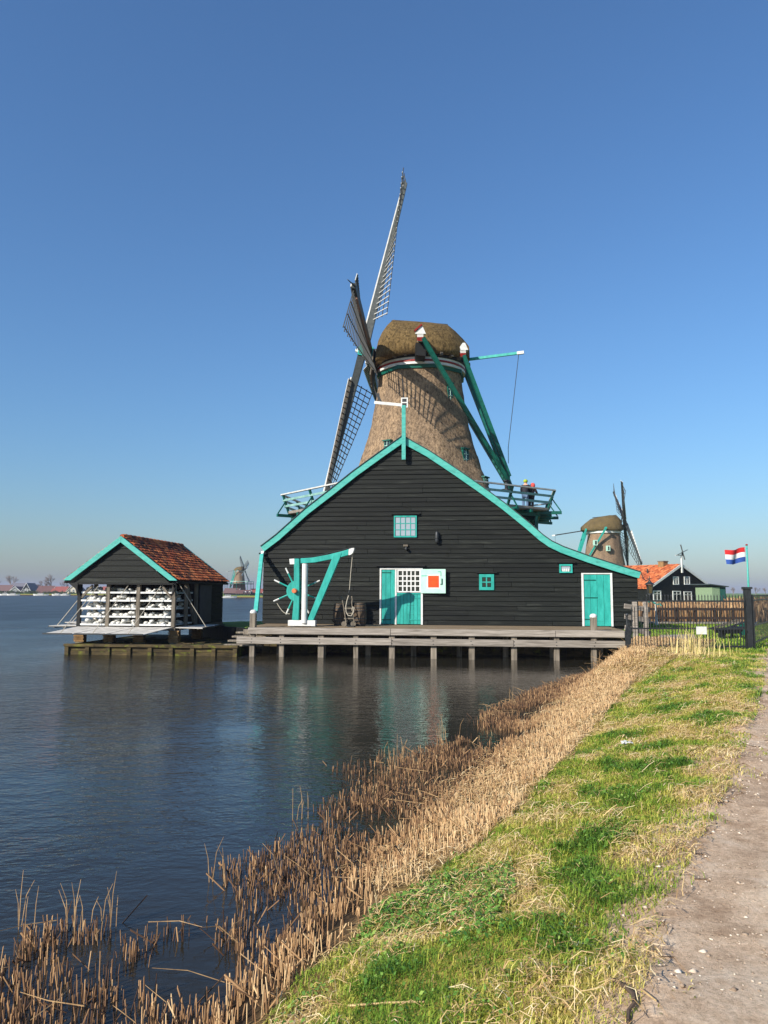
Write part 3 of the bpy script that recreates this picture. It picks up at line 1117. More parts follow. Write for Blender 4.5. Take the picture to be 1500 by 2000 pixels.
T = .13
mb = MB()
a, c2 = cl(564, 1211), cl(617, 1220)
mb.box(a.x, c2.x, -T - .02, T + .02, .03, a.z)
sill = mb.build('sill', M['white'], crane, bevel=.012)
for xx in (-.45, .4):
    MB().box(xx, xx + .2, -.14, .14, 0.0, .05).build('foot_block', M['iron'], crane)
mb = MB()
mb.prism([cl(570, 1211, -T), cl(583, 1211, -T), cl(584, 1180, -T), cl(584.5, 1150, -T), cl(584.5, 1091, -T), cl(574, 1091, -T), cl(574, 1140, -T), cl(573, 1180, -T)], (0, 2 * T, 0))
mb.build('mast', M['teal'], crane, bevel=.012)
mb = MB()
a = cl(595.5, 1212)
mb.lathe((a.x, -.12, a.z - .1), [(.12, 0), (.12, cl(595, 1101).z - a.z + .1)], 14)
mb.build('pivot_pole', M['white'], crane, smooth=False)
mb = MB()
arm_t = [(587, 1090.5), (610, 1089), (640, 1083.5), (668, 1076.5), (681, 1072.5)]
arm_b = [(680, 1084), (668, 1087.5), (645, 1092.5), (615, 1098.5), (587, 1100)]
mb.prism([cl(x, y, -T * .8) for x, y in arm_t + arm_b], (0, 2 * T * .8, 0))
mb.build('jib', M['teal'], crane, bevel=.01)
mb = MB()
mb.prism([cl(x, y, -T * .9) for x, y in ((681, 1072.5), (687, 1070.5), (692, 1070), (691, 1075), (689, 1080), (685, 1083.5), (680.5, 1084.5))], (0, 2 * T * .9, 0))
mb.build('jib_tip', M['white'], crane, bevel=.01)
mb = MB()
mb.prism([cl(x, y, -T * 1.02) for x, y in ((565, 1091.5), (575, 1091), (575, 1102), (566, 1102.5))], (0, 2 * T * 1.02, 0))
mb.build('jib_butt', M['white'], crane, bevel=.01)
mb = MB()
mb.prism([cl(x, y, -T * .92) for x, y in ((651, 1084), (666.5, 1079), (667, 1082), (612, 1211), (600.5, 1211))], (0, 2 * T * .92, 0))
mb.build('strut', M['teal'], crane, bevel=.01)
mb = MB()
mb.tube([cl(574, 1090, 0), cl(620, 1085.5, 0), cl(650, 1078.5, 0), cl(687, 1069.5, 0), cl(690.5, 1074, -.02)], .014, 5)
mb.build('top_rope', M['iron'], crane)
# winding wheel
hc = cl(577, 1154, -.02)
mb = MB()
mb.lathe((hc.x, .17, hc.z), [(.1, 0), (.42, 0), (.42, .08), (.1, .08)], 20, 'y')
wheel = mb.build('winding_wheel', M['teal'], crane)
mb = MB()
mb.lathe((hc.x, -T - .17, hc.z), [(.09, 0), (.1, .02), (.1, .3)], 8, 'y')
mb.build('hub_cap', M['hub'], wheel)
for ang in (155, 204, 117, 64, 24, 246, 300, 340):
    d = Vector((math.cos(math.radians(ang)), 0, math.sin(math.radians(ang))))
    p_, m_, e_ = hc + d * .2 + Vector((0, .24, 0)), hc + d * .80 + Vector((0, .24, 0)), hc + d * 1.05 + Vector((0, .24, 0))
    s_ = MB().tube([p_, m_], .033, 6).build('spoke', M['teal'], wheel)
    MB().tube([m_ + d * .002, e_], [.036, .03], 6).build('grip', M['white'], wheel)
pts = []
p_, q_ = cl(541, 1178, .1), cl(566, 1199, .1)
for k in range(8):
    t = k / 7
    pts.append(p_.lerp(q_, t) + Vector((0, 0, -.14 * math.sin(math.pi * t))))
MB().tube(pts, .014, 5).build('loose_rope', M['rope'], crane)
MB().tube([cl(688.5, 1083, 0), cl(685, 1120, 0), cl(682.5, 1152, 0)], .013, 5).build('hoist_rope', M['rope'], crane)
MB().tube([cl(682.5, 1152, 0), cl(681.5, 1158, 0), cl(683, 1163, 0), cl(679, 1164, 0), cl(678.5, 1160, 0)], .022, 6).build('hook', M['iron'], crane)
pts = [cl(x, y, -.05 + .02 * i) for i, (x, y) in enumerate([(681, 1163), (678, 1172), (675.5, 1184), (676, 1195), (680, 1202), (686, 1203), (690, 1196), (692, 1187), (689, 1185), (687.5, 1192)])]
MB().tube(pts, .02, 6).build('sling_rope', M['rope'], crane)


def barrel(px, w, hpx, rad, label, mat='barrel'):
    q = bl(px, 1219, w)
    o = thing('barrel', BO + UX * q.x + WX * w + Vector((0, 0, DECK_Z)), label, 'barrel', -YAW, 'oak barrels on the quay')
    H = hpx
    prof = lambda t: rad * (1 - .2 * (2 * t - 1) ** 2)
    ns = 18
    for k in range(ns):
        a0, a1 = 2 * math.pi * k / ns + .015, 2 * math.pi * (k + 1) / ns - .015
        vs, fs = [], []
        for j in range(7):
            t = j / 6
            for rr in (prof(t), prof(t) - .03):
                for a in (a0, a1):
                    vs.append((rr * math.cos(a), rr * math.sin(a), H * t))
        for j in range(6):
            b0 = j * 4
            for f in ((0, 1, 5, 4), (1, 3, 7, 5), (3, 2, 6, 7), (2, 0, 4, 6)):
                fs.append(tuple(b0 + i for i in f))
        fs += [(0, 2, 3, 1), (24, 25, 27, 26)]
        MB().add(vs, fs).build('stave', M[mat], o)
    for t in (.06, .22, .34, .66, .78, .94):
        r_ = prof(t) + .006
        MB().lathe((0, 0, H * t - .02), [(r_, 0), (r_ + .003, .02), (r_, .04)], 24, cap=False).build('hoop', M['iron'], o)
    MB().lathe((0, 0, H * .95), [(prof(.95) - .03, 0), (prof(.95) - .03, .02)], 18).build('lid', M['greyframe'], o)
    return o


barrel(703, -1.75, .96, .27, 'brown oak barrel behind the hand truck on the quay')
barrel(663, -1.45, .92, .27, 'dark barrel just right of the crane on the quay')
# hand truck
ht = bl(684, 1220, -2.2)
truck = thing('hand_truck', BO + UX * ht.x - WX * 2.2 + Vector((0, 0, DECK_Z)), 'old wooden sack truck with curved handles between two barrels', 'hand truck', -YAW)


def hl(x, y, w=0):
    q = bl(x, y, -2.2 + w)
    return Vector((q.x - ht.x, w, q.z - DECK_Z))


for xa, ya, xb, yb, xc, yc in ((667, 1165, 670, 1178, 676, 1216), (687, 1165, 687, 1178, 692, 1216)):
    MB().tube([hl(xa, ya, .25), hl(xa + 1, ya + 5, .15), hl(xb, yb, .1), hl(xc, yc, -.1)], .025, 6).build('handle_rail', M['greyframe'], truck)
for y in (1188, 1198, 1208):
    MB().beam(hl(672, y, .05), hl(691, y, .02), .03, .05).build('cross_slat', M['greyframe'], truck)
for x, w in ((672, -.05), (690, .05)):
    p_ = hl(x, 1214, w)
    wl = MB().lathe((p_.x, w - .03, .11), [(.03, 0), (.11, 0), (.11, .06), (.03, .06)], 14, 'y').build('wheel', M['greyframe'], truck)
    MB().lathe((p_.x, w - .035, .11), [(.112, 0), (.118, 0), (.118, .07), (.112, .07)], 14, 'y', cap=False).build('tyre', M['iron'], wl)
MB().box(-.1, .2, -.3, .02, .015, .04).build('toe_plate', M['iron'], truck)

# ================================================================== DRYING SHED ON THE WATER
SW = 30.75
sp0 = atZ(243, 1253, .43)


def shed_local(x, y, w=0.0):
    d = ray(x, y)
    o_ = Vector((sp0.x, sp0.y, 0))
    t = ((o_ + WX * w - CP).dot(WX)) / d.dot(WX)
    p = CP + d * t - o_
    return Vector((p.dot(UX), w, p.z))


shed = thing('drying_shed', (sp0.x, sp0.y, 0), 'small black open drying shed with orange tiled roof standing over the water', 'shed', -YAW)
sl_, sr_ = shed_local(157, 1180).x, shed_local(341, 1180).x
s_eave, s_peak = shed_local(243, 1133).z, shed_local(245, 1049).z
s_floor = shed_local(243, 1224).z
el, er = shed_local(134, 1133).x, shed_local(353, 1133).x
cu = shed_local(245, 1049).x
SD = 6.1
# roof slopes (boarding) and their pantiles
for k, (e, s) in enumerate(((el, -1), (er, 1))):
    mb = MB()
    mb.prism([(cu, -.35, s_peak - .05), (e, -.35, s_eave - .05), (e, -.35, s_eave - .13), (cu, -.35, s_peak - .15)], (0, SD + .6, 0))
    mb.build('roof_slope', M['black'], shed)
    mb = MB()
    mb.prism([(cu, -.44, s_peak + .02), (e, -.44, s_eave + .0), (e + s * -.0, -.44, s_eave - .02), (e - s * .3, -.44, s_eave - .02), (cu, -.44, s_peak - .24)], (0, .085, 0))
    mb.build('gable_board', M['tealtrim'], shed, bevel=.006)
    mb = MB()
    mb.prism([(cu, SD + .26, s_peak + .1), (e, SD + .26, s_eave + .08), (e - s * .3, SD + .26, s_eave - .02), (cu, SD + .26, s_peak - .2)], (0, .07, 0))
    mb.build('gable_board', M['tealtrim'], shed)
# tiles: S-shaped pieces in rows, too small to pick apart singly
tile_m = basic('pantile', S(186, 84, 40, .9), S(104, 48, 26, .9), .8, (5, 5, 5), 8, .3, .01, wear=(S(70, 48, 34), .5, .66, (3, 3, 3)))


def pantiles(name, e0, e1, pk0, pk1, nrow, ncol, mat, parent, seed=3):
    """e0,e1: eave ends, pk0,pk1: ridge ends"""
    r = random.Random(seed)
    e0, e1, pk0, pk1 = map(Vector, (e0, e1, pk0, pk1))
    nn = (e1 - e0).cross(pk0 - e0).normalized()
    if nn.z < 0:
        nn = -nn
    prof = [(0, .0), (.18, .03), (.4, .055), (.62, .05), (.8, .02), (1.02, .008)]
    mb = MB()
    for i in range(nrow):
        for j in range(ncol):
            f0, f1 = i / nrow, min((i + 1.12) / nrow, 1.0)
            lift = r.uniform(0, .015)
            vs = []
            for f, up_ in ((f0, .035 + lift), (f1, .0 + lift)):
                A, B = e0.lerp(pk0, f), e1.lerp(pk1, f)
                for t, h in prof:
                    vs.append(A.lerp(B, (j + t * .99) / ncol) + nn * (h * .8 + up_))
            A, B = e0.lerp(pk0, f0), e1.lerp(pk1, f0)
            for t, h in prof:
                vs.append(A.lerp(B, (j + t * .99) / ncol) + nn * (h * .8 + .01 + lift - .0))
            m = len(prof)
            fs = [(k, k + 1, m + k + 1, m + k) for k in range(m - 1)] + [(2 * m + k, 2 * m + k + 1, k + 1, k) for k in range(m - 1)]
            mb.add(vs, fs)
    o = mb.build(name, mat, parent)
    o['kind'] = 'stuff'
    return o


def tile_mat(name, stops, sc):
    m, nt, b = new_mat(name)
    tc = nt.nodes.new('ShaderNodeTexCoord')
    vo = N(nt, 'ShaderNodeTexVoronoi', i_Scale=sc)
    nz = N(nt, 'ShaderNodeTexNoise', i_Scale=2.5, i_Detail=8.0, i_Roughness=.7)
    nt.links.new(tc.outputs['Object'], vo.inputs['Vector'])
    nt.links.new(tc.outputs['Object'], nz.inputs['Vector'])
    sep = nt.nodes.new('ShaderNodeSeparateColor')
    nt.links.new(vo.outputs['Color'], sep.inputs[0])
    f = math_n(nt, 'ADD', math_n(nt, 'MULTIPLY', sep.outputs[0], .55), math_n(nt, 'MULTIPLY', nz.outputs[0], .5))
    c = ramp(nt, f, stops)
    nt.links.new(c, b.inputs['Base Color'])
    b.inputs['Roughness'].default_value = .85
    return m


shed_tile = tile_mat('shed_tile', [(.25, S(58, 40, 30)), (.42, S(124, 60, 34)), (.6, S(190, 92, 44)), (.8, S(214, 130, 72))], 4.2)
for e, s in ((el, -1), (er, 1)):
    pantiles('roof_tiles', (e + s * .04, -.33, s_eave - .02), (e + s * .04, SD + .25, s_eave - .02), (cu, -.33, s_peak), (cu, SD + .25, s_peak), 15, 27, shed_tile, shed, 5 + s)
mb = MB()
for k in range(16):
    y0 = -.33 + k * (SD + .58) / 16
    mb.tube([(cu, y0, s_peak + .0), (cu, y0 + .43, s_peak + .02)], [.1, .115], 8)
mb.build('ridge_tiles', shed_tile, shed)
# gable boarding
zb, zt = s_eave - .12, s_peak - .25
n = 7
hw = (er - el) / 2 - .35
for k in range(n):
    z0 = zb + (zt - zb) * k / n
    z1 = zb + (zt - zb) * (k + 1) / n + .02
    f0, f1 = 1 - k / n, max(1 - (k + 1) / n, .02)
    mid = (el + er) / 2
    c0_, c1_ = mid + (cu - mid) * (k / n), mid + (cu - mid) * ((k + 1) / n)
    mb = MB()
    vs = [(c0_ - hw * f0, -.30, z0), (c0_ + hw * f0, -.30, z0), (c1_ + hw * f1, -.265, z1), (c1_ - hw * f1, -.265, z1),
          (c0_ - hw * f0, -.22, z0), (c0_ + hw * f0, -.22, z0), (c1_ + hw * f1, -.22, z1), (c1_ - hw * f1, -.22, z1)]
    mb.add(vs, [(0, 1, 2, 3), (7, 6, 5, 4), (0, 4, 5, 1), (1, 5, 6, 2), (2, 6, 7, 3), (3, 7, 4, 0)])
    mb.build('gable_plank', M['siding'], shed)
MB().box(sl_ - .12, sr_ + .12, -.28, -.2, zb - .06, zb + .0).build('tie_beam', M['black'], shed)
for x, s in ((el, 1), (er, -1)):     # curved brackets under the eaves
    mb = MB()
    px_ = sl_ if s > 0 else sr_
    mb.prism([(x + s * .12, -.3, s_eave - .1), (px_, -.3, s_eave - .1), (px_, -.3, s_eave - .62), (px_ - s * .1, -.3, s_eave - .35), (x + s * .25, -.3, s_eave - .2)], (0, .1, 0))
    mb.build('eave_bracket', M['black'], shed)
# frame posts, floor, closed rear part
bays = [sl_, shed_local(213, 1180).x, shed_local(272, 1180).x, sr_]
for i, x in enumerate(bays):
    MB().box(x - .07, x + .07, -.14, .0, s_floor, zb - .06).build('frame_post', M['black'] if i in (0,) else M['greyframe'], shed)
for w in (1.3, 2.5):
    for x in (sl_, sr_):
        MB().box(x - .065, x + .065, w - .07, w + .07, s_floor, zb).build('frame_post', M['greyframe'], shed)
MB().beam((sr_ + .0, 2.3, s_floor + .1), (sr_ + .0, 1.4, zb - .1), .09, .12, (1, 0, 0)).build('brace', M['greyframe'], shed)
MB().beam((sl_ + .1, -.1, zb - .6), (sl_ + .55, -.1, zb - .1), .08, .1, (0, 1, 0)).build('brace', M['greyframe'], shed)
MB().beam((sr_ - .1, -.1, zb - .6), (sr_ - .5, -.1, zb - .1), .08, .1, (0, 1, 0)).build('brace', M['greyframe'], shed)
MB().box(sl_ - .08, sr_ + .08, -.1, SD, s_floor - .14, s_floor - .02).build('floor', M['greyframe'], shed)
MB().box(sl_, sr_ + .02, 2.6, 2.68, s_floor, s_eave + .1).build('partition', M['black'], shed)
for z0 in np.arange(s_floor - .1, s_eave - .05, .25):
    MB().box(sr_ - .03, sr_ + .05, 2.62, SD, z0, z0 + .24).build('side_plank', M['siding'], shed)
    MB().box(sl_ - .05, sl_ + .03, 2.62, SD, z0, z0 + .24).build('side_plank', M['siding'], shed)
MB().prism([(sl_, SD - .1, s_floor), (sl_, SD - .1, s_eave - .1), (cu, SD - .1, s_peak - .3), (sr_, SD - .1, s_eave - .1), (sr_, SD - .1, s_floor)], (0, .1, 0)).build('rear_wall', M['siding'], shed)
dm = basic('shed_door_paint', S(66, 66, 76), S(48, 48, 58), .5, (3, 3, 3), bump=.1)
MB().box(sr_ + .055, sr_ + .09, 2.75, 4.3, s_floor + .05, s_eave - .15).build('side_door', dm, shed)
# trays of chalk lumps
nlev = 5
lev_h = (zb - .15 - s_floor) / nlev
lumps = []
for v in range(6):
    mb = MB()
    vs, fs = [], []
    r = random.Random(v)
    nu, nv = 7, 4
    vs.append((0, 0, -.5))
    for j in range(1, nv):
        for i in range(nu):
            th, ph = math.pi * j / nv, 2 * math.pi * i / nu
            k = r.uniform(.72, 1.15)
            vs.append((k * math.sin(th) * math.cos(ph), k * math.sin(th) * math.sin(ph), -k * math.cos(th) * .62))
    vs.append((0, 0, .6))
    for i in range(nu):
        fs.append((0, 1 + (i + 1) % nu, 1 + i))
        for j in range(nv - 2):
            a = 1 + j * nu
            fs.append((a + i, a + (i + 1) % nu, a + nu + (i + 1) % nu, a + nu + i))
        a = 1 + (nv - 2) * nu
        fs.append((a + i, a + (i + 1) % nu, len(vs) - 1))
    mb.add(vs, fs)
    lumps.append(mb.mesh('chalk_lump', M['chalk'], True))
nlump = 0
for bi in range(3):
    x0, x1 = bays[bi] + .09, bays[bi + 1] - .09
    for lv in range(nlev):
        z0 = s_floor + .06 + lv * lev_h
        where = ['left', 'middle', 'right'][bi] + ' bay, ' + ['bottom', 'second', 'third', 'fourth', 'top'][lv] + ' shelf'
        tr = thing('chalk_tray', (sp0.x, sp0.y, 0), 'white tray of chalk lumps, %s of the drying shed' % where, 'tray', -YAW, 'trays of chalk in the drying shed')
        MB().box(x0, x1, -.1, 2.3, z0, z0 + .025).build('tray_floor', M['white'], tr)
        MB().box(x0, x1, -.13, -.102, z0 - .01, z0 + .06).build('tray_rim', M['white'], tr)
        MB().box(x0, x1, 2.302, 2.33, z0 - .01, z0 + .06).build('tray_rim', M['white'], tr)
        for k in range(30):
            s_ = random.uniform(.07, .125) * (1.15 if lv < 4 else .95)
            x = x0 + .1 + (x1 - x0 - .2) * ((k + random.uniform(-.9, .9) + .5) / 30)
            y = random.uniform(-.04, .4) if k % 2 else random.uniform(.2, 1.9)
            zz_ = z0 + .025 + s_ * .55 + (random.random() < .35) * .09
            mw_ = Matrix.Translation((x, y, zz_)) @ Matrix.Rotation(random.uniform(0, 6.28), 4, 'Z') @ Matrix.Rotation(random.uniform(-.6, .6), 4, 'X') @ Matrix.Scale(s_, 4)
            link('chalk_lump', random.choice(lumps), tr, mw_)
            nlump += 1
# fold-down shutters held by ropes
flap_m = basic('flap_board', S(226, 222, 214, .85), S(176, 170, 160, .85), .75, (2, 9, 9), 7, .3, .008, objvar=.08)


def flap(hinge_a, hinge_b, out, n, rope_to, label):
    """boards from the hinge line outwards; ropes from the outer corners up to rope_to"""
    a, b_, o = Vector(hinge_a), Vector(hinge_b), Vector(out)
    fo = thing('shed_flap', (sp0.x, sp0.y, 0), label, 'flap', -YAW, 'fold-down flaps of the drying shed')
    for k in range(n):
        p, q = a.lerp(b_, k / n + .004), a.lerp(b_, (k + 1) / n - .004)
        nn = (b_ - a).cross(o).normalized() * .03
        MB().prism([p, q, q + o, p + o], nn).build('flap_board', flap_m, fo)
    for t in (.18, .5, .82):
        p = a.lerp(b_, 0) + o * t
        q = a.lerp(b_, 1) + o * t
        up_ = Vector((0, 0, -.045))
        MB().beam(p + up_, q + up_, .05, .035).build('batten', M['greyframe'], fo)
    MB().beam(a + o * 1.0, b_ + o * 1.0, .03, .05).build('edge', M['iron'], fo)
    for t, rp in rope_to:
        MB().tube([a.lerp(b_, t) + o * .96, Vector(rp)], .016, 5).build('rope', M['rope'], fo)


zf = s_floor + .0
for i in range(3):
    x0, x1 = bays[i] + .01, bays[i + 1] - .01
    flap((x0, -.16, zf), (x1, -.16, zf), (-.72 + .05 * i, -1.35, -.22), 3,
         [(.55, ((x0 + x1) / 2 + .22, -.16, zb - .1))], 'pale fold-down flap under the %s front bay of the drying shed' % ['left', 'middle', 'right'][i])
for i, (w0, w1) in enumerate(((.1, 1.25), (1.35, 2.5))):
    flap((sl_ - .09, w0, zf), (sl_ - .09, w1, zf), (-1.3, -.0, -.02 + .1 * i), 3, [(.5, (sl_ - .09, (w0 + w1) / 2, zb - .25))],
         'pale flap folded out over the water on the left shed side, %s one' % ['nearer', 'farther'][i])
flap((sr_ + .09, -.1, zf), (sr_ + .09, 1.3, zf), (1.15, 0, -.02), 3, [(.4, (sr_ + .1, .2, zb - .05))], 'pale flap folded out on the right shed side, nearer one')
flap((sr_ + .09, 1.4, zf), (sr_ + .09, 2.7, zf), (1.15, 0, .0), 3, [], 'pale flap folded out on the right shed side, farther one')

# brick piers and the timbered islet
br = MB().box(-.105, .105, -.05, .05, 0, .055).mesh('brick', M['brick'])
islet_z = .40
for ix, w in ((0, .1), (1, .15), (2, .15), (3, .1), (0, 2.8), (3, 2.8), (0, 5.6), (3, 5.6)):
    x = bays[ix]
    core = MB().box(x - .16, x + .16, w - .1, w + .22, islet_z - .1, s_floor - .15).build('pier', basic('mortar', S(140, 130, 112), S(100, 92, 78), .95, (20, 20, 20)) if 'mortar' not in bpy.data.materials else bpy.data.materials['mortar'], shed)
    z0 = islet_z
    r_ = 0
    while z0 < s_floor - .2:
        for kx in range(2):
            off = -.09 + kx * .215 + (r_ % 2) * -.03
            link('brick', br, core, Matrix.Translation((x + off - .01, w - .075, z0 + .01)))
        link('brick', br, core, Matrix.Translation((x + .15, w + .06, z0 + .01)) @ Matrix.Rotation(math.pi / 2, 4, 'Z'))
        z0 += .07
        r_ += 1

isl = thing('timber_islet', (sp0.x, sp0.y, 0), 'low mossy timber-edged islet under the drying shed', 'islet', -YAW)
i0, i1 = shed_local(126, 1270, -1.3).x, shed_local(466, 1270, -1.3).x
mb = MB()
mb.box(i0 + .1, i1 - .1, -1.25, SD + .6, -1, islet_z - .06)
soil = basic('islet_soil', S(60, 54, 34), S(30, 27, 20), .95, (4, 4, 4), 7, .6, .04, wear=(S(110, 124, 40), .5, .66, (1.5, 1.5, 1.5)))
mb.build('soil', soil, isl)
cuts = [i0, i0 + (i1 - i0) * .18, i0 + (i1 - i0) * .55, i0 + (i1 - i0) * .8, i1]
for a, c2 in zip(cuts[:-1], cuts[1:]):
    MB().box(a + .004, c2 - .004, -1.42, -1.2, islet_z - .09 + random.uniform(-.01, .01), islet_z + .02 + random.uniform(-.01, .01)).build('cap_beam', M['mossy'], isl, bevel=.012)
npost = 9
for k in range(npost):
    x = i0 + .12 + (i1 - i0 - .24) * k / (npost - 1)
    MB().box(x - .08, x + .08, -1.39, -1.26, -1, islet_z - .095).build('post', M['mossy'], isl, bevel=.01)
    if k < npost - 1:
        xn = i0 + .12 + (i1 - i0 - .24) * (k + 1) / (npost - 1)
        for zz_ in (-.25, -.01, .145):
            MB().box(x + .085, xn - .085, -1.30 - random.uniform(0, .03), -1.255, zz_, zz_ + .145).build('wall_plank', M['mossy'], isl)
for k in range(9):
    w0 = -1.1 + k * .85
    MB().box(i0 + .02, i0 + .1, w0, w0 + .84, -.3, islet_z - .02).build('wall_plank', M['mossy'], isl)
for k in range(26):
    x, y = random.uniform(i0 + .4, i1 - 1.5), random.uniform(-1.0, 3.0)
    a = random.uniform(-.4, .4)
    MB().beam((x, y, islet_z - .03), (x + random.uniform(.3, .9) * math.cos(a), y + .5 * math.sin(a), islet_z - .01 + random.uniform(0, .07)), .1, .03).build('loose_plank', M['mossy'], isl)


# ================================================================== WINDMILLS
def rot_basis(n_h, tilt):
    """sail plane: axis n (tilted up), v horizontal in the plane, u upward in the plane"""
    n_h = Vector(n_h).normalized()
    n_ = n_h * math.cos(tilt) + Vector((0, 0, 1)) * math.sin(tilt)
    v = Vector((0, 0, 1)).cross(n_h).normalized()
    u = n_.cross(v).normalized()
    if u.z < 0:
        u = -u
    return n_, v, u


def octa(R, z, phase, c=(0, 0)):
    """eight corners, phase in degrees from the direction of the camera"""
    out = []
    for k in range(8):
        a = math.radians(phase + 45 * k)
        out.append(Vector((c[0] + R * math.sin(a), c[1] - R * math.cos(a), z)))
    return out


def thatch_tower(prof, phase, name, mat, parent, sub=6, rnd=.55, seed=1):
    """eight-sided thatched body with softened corners; prof = [(radius, z)]"""
    nseg = 8 * sub
    zs = np.linspace(prof[0][1], prof[-1][1], 46)
    rs = np.interp(zs, [p[1] for p in prof], [p[0] for p in prof])
    vs = []
    for j, (r_, z_) in enumerate(zip(rs, zs)):
        for i in range(nseg):
            ang = 360 * i / nseg
            a = ((ang + 22.5) % 45) - 22.5          # 0 at a corner
            flat = math.cos(math.radians(22.5)) / math.cos(math.radians(22.5 - abs(a)))
            k = flat * rnd + (1 - rnd) * (flat + 1 - .02) / 2
            w = (vnoise(np.array([i * .9]), np.array([j * .45]), seed)[0] - .5) * .07
            al = math.radians(ang + phase)
            vs.append(((r_ * k + w) * math.sin(al), -(r_ * k + w) * math.cos(al), z_))
    fs = []
    for j in range(len(zs) - 1):
        for i in range(nseg):
            fs.append((j * nseg + i, j * nseg + (i + 1) % nseg, (j + 1) * nseg + (i + 1) % nseg, (j + 1) * nseg + i))
    mb = MB()
    mb.add(vs, fs)
    return mb.build(name, mat, parent, smooth=True)


def cap_mesh(ax, sd, secs, name, mat, parent, seed=2):
    """thatched cap lofted along ax: secs = [(s, half width, z bottom, z top)]"""
    na = 20
    vs, fs = [], []
    for j, (s, hw, zb_, zt_) in enumerate(secs):
        for i in range(na + 1):
            t = 1 - 2 * i / na
            px_ = hw * math.copysign(float(np.interp(abs(t), [0, .2, .4, .6, .8, 1], [0, .34, .66, .9, 1.01, 1.0])), t)
            pz_ = zb_ + (zt_ - zb_) * float(np.interp(abs(t), [0, .2, .4, .6, .8, 1], [1, .95, .78, .52, .25, 0]))
            w = (vnoise(np.array([i * .8]), np.array([j * 1.1]), seed)[0] - .5) * .07
            p = ax * s + sd * (px_ * (1 + w * .4)) + Vector((0, 0, pz_ + w * .6))
            vs.append(p)
    m = na + 1
    for j in range(len(secs) - 1):
        for i in range(na):
            fs.append((j * m + i, j * m + i + 1, (j + 1) * m + i + 1, (j + 1) * m + i))
    fs.append(tuple(range(m)))
    fs.append(tuple(range((len(secs) - 1) * m + m - 1, (len(secs) - 1) * m - 1, -1)))
    for j in range(len(secs) - 1):
        fs.append((j * m, (j + 1) * m, (j + 1) * m + na, j * m + na))
    mb = MB()
    mb.add(vs, fs)
    return mb.build(name, mat, parent, smooth=True)


UNIT = MB().box(-.5, .5, -.5, .5, -.5, .5).mesh('sail_bar', M['sailwood'])


def unit_beam(name, p, q, w, h, up, parent, me=None):
    p, q = Vector(p), Vector(q)
    d = q - p
    L_ = d.length
    d.normalize()
    up = Vector(up)
    s_ = d.cross(up).normalized()
    n_ = s_.cross(d)
    mt = Matrix((d, s_, n_)).transposed().to_4x4()
    mt = Matrix.Translation((p + q) / 2) @ mt @ Matrix.Diagonal((L_, w, h, 1))
    return link(name, me or UNIT, parent, mt)


def sail(parent, hub, R, T, n_, L, r0, scale, detail, label=None, bar_me=None, dz=0.0, stock_m=None, cloth=False):
    """one sail: stock, hemlaths, cross bars and leading board; R outward, T trailing, n_ the axis"""
    W = -n_

    def pt(r, t, o=0.0):
        f = (r - r0) / (L - r0)
        al = math.radians(30 - 34 * max(0, min(1, f)))
        return hub + R * r + T * (t * math.cos(al)) + W * (t * math.sin(al)) + n_ * o
    sw_ = .17 * scale
    mb = MB()
    mb.beam(hub + R * (.15 * scale) + n_ * dz, hub + R * L + n_ * dz, .44 * scale, .44 * scale, n_, .24 * scale, .2 * scale)
    st = mb.build('sail', stock_m or M['stockdark'], parent)
    if label:
        st['label'] = label
    width, lead = 1.95 * scale, -.62 * scale
    rs = np.arange(r0, L - .1, .335 * scale)
    if detail:
        for i, r in enumerate(rs):
            unit_beam('sail_bar', pt(r, lead, dz), pt(r, width + (.12 * scale if i % 2 == 0 else .04), dz), .045, .05, R, st, bar_me)
    mb = MB()
    if not detail:
        for r in rs[::2]:
            mb.beam(pt(r, lead, dz), pt(r, width, dz), .06, .06, R)
        for t in (.7 * scale, 1.3 * scale, 1.93 * scale):
            for a, c2 in zip(np.linspace(r0, L - .2, 8)[:-1], np.linspace(r0, L - .2, 8)[1:]):
                mb.beam(pt(a, t, dz), pt(c2, t, dz), .06, .06, n_)
        mb.build('lattice', M['sailwood'], st)
    else:
        for t in (.72 * scale, 1.32 * scale, 1.93 * scale):
            m2 = MB()
            m2.tube([pt(r, t, dz - .03) for r in np.linspace(r0 - .08, L - .12, 14)], .026, 4)
            m2.build('hemlath', M['sailwood'], st)
    # leading board
    bl_r = np.linspace(r0 - .1, L - .05, 12)
    vs, fs = [], []
    for r in bl_r:
        for t, o in ((lead, .05), (lead + .34 * scale, .05), (lead + .34 * scale, .02), (lead, .02)):
            vs.append(pt(r, t, dz + o))
    for j in range(len(bl_r) - 1):
        for k in range(4):
            fs.append((j * 4 + k, j * 4 + (k + 1) % 4, j * 4 + 4 + (k + 1) % 4, j * 4 + 4 + k))
    fs += [(0, 1, 2, 3), tuple(range(len(vs) - 1, len(vs) - 5, -1))]
    m2 = MB()
    m2.add(vs, fs)
    m2.build('leading_board', M['white'], st)
    MB().beam(hub + R * (r0 - .3) + n_ * (dz + .27 * scale), hub + R * L + n_ * (dz + .14 * scale), .3 * scale, .08 * scale, n_, .14 * scale, .06).build('front_board', M['white'], st)
    # furled cloth along the stock
    if not cloth:
        return st
    m2 = MB()
    m2.tube([pt(r, .24 * scale, dz - .1) for r in np.linspace(r0 + .1, L - .9 * scale, 10)], [.04 + .025 * (k % 2) for k in range(10)], 6)
    m2.build('furled_cloth', M['cloth'], st)
    return st


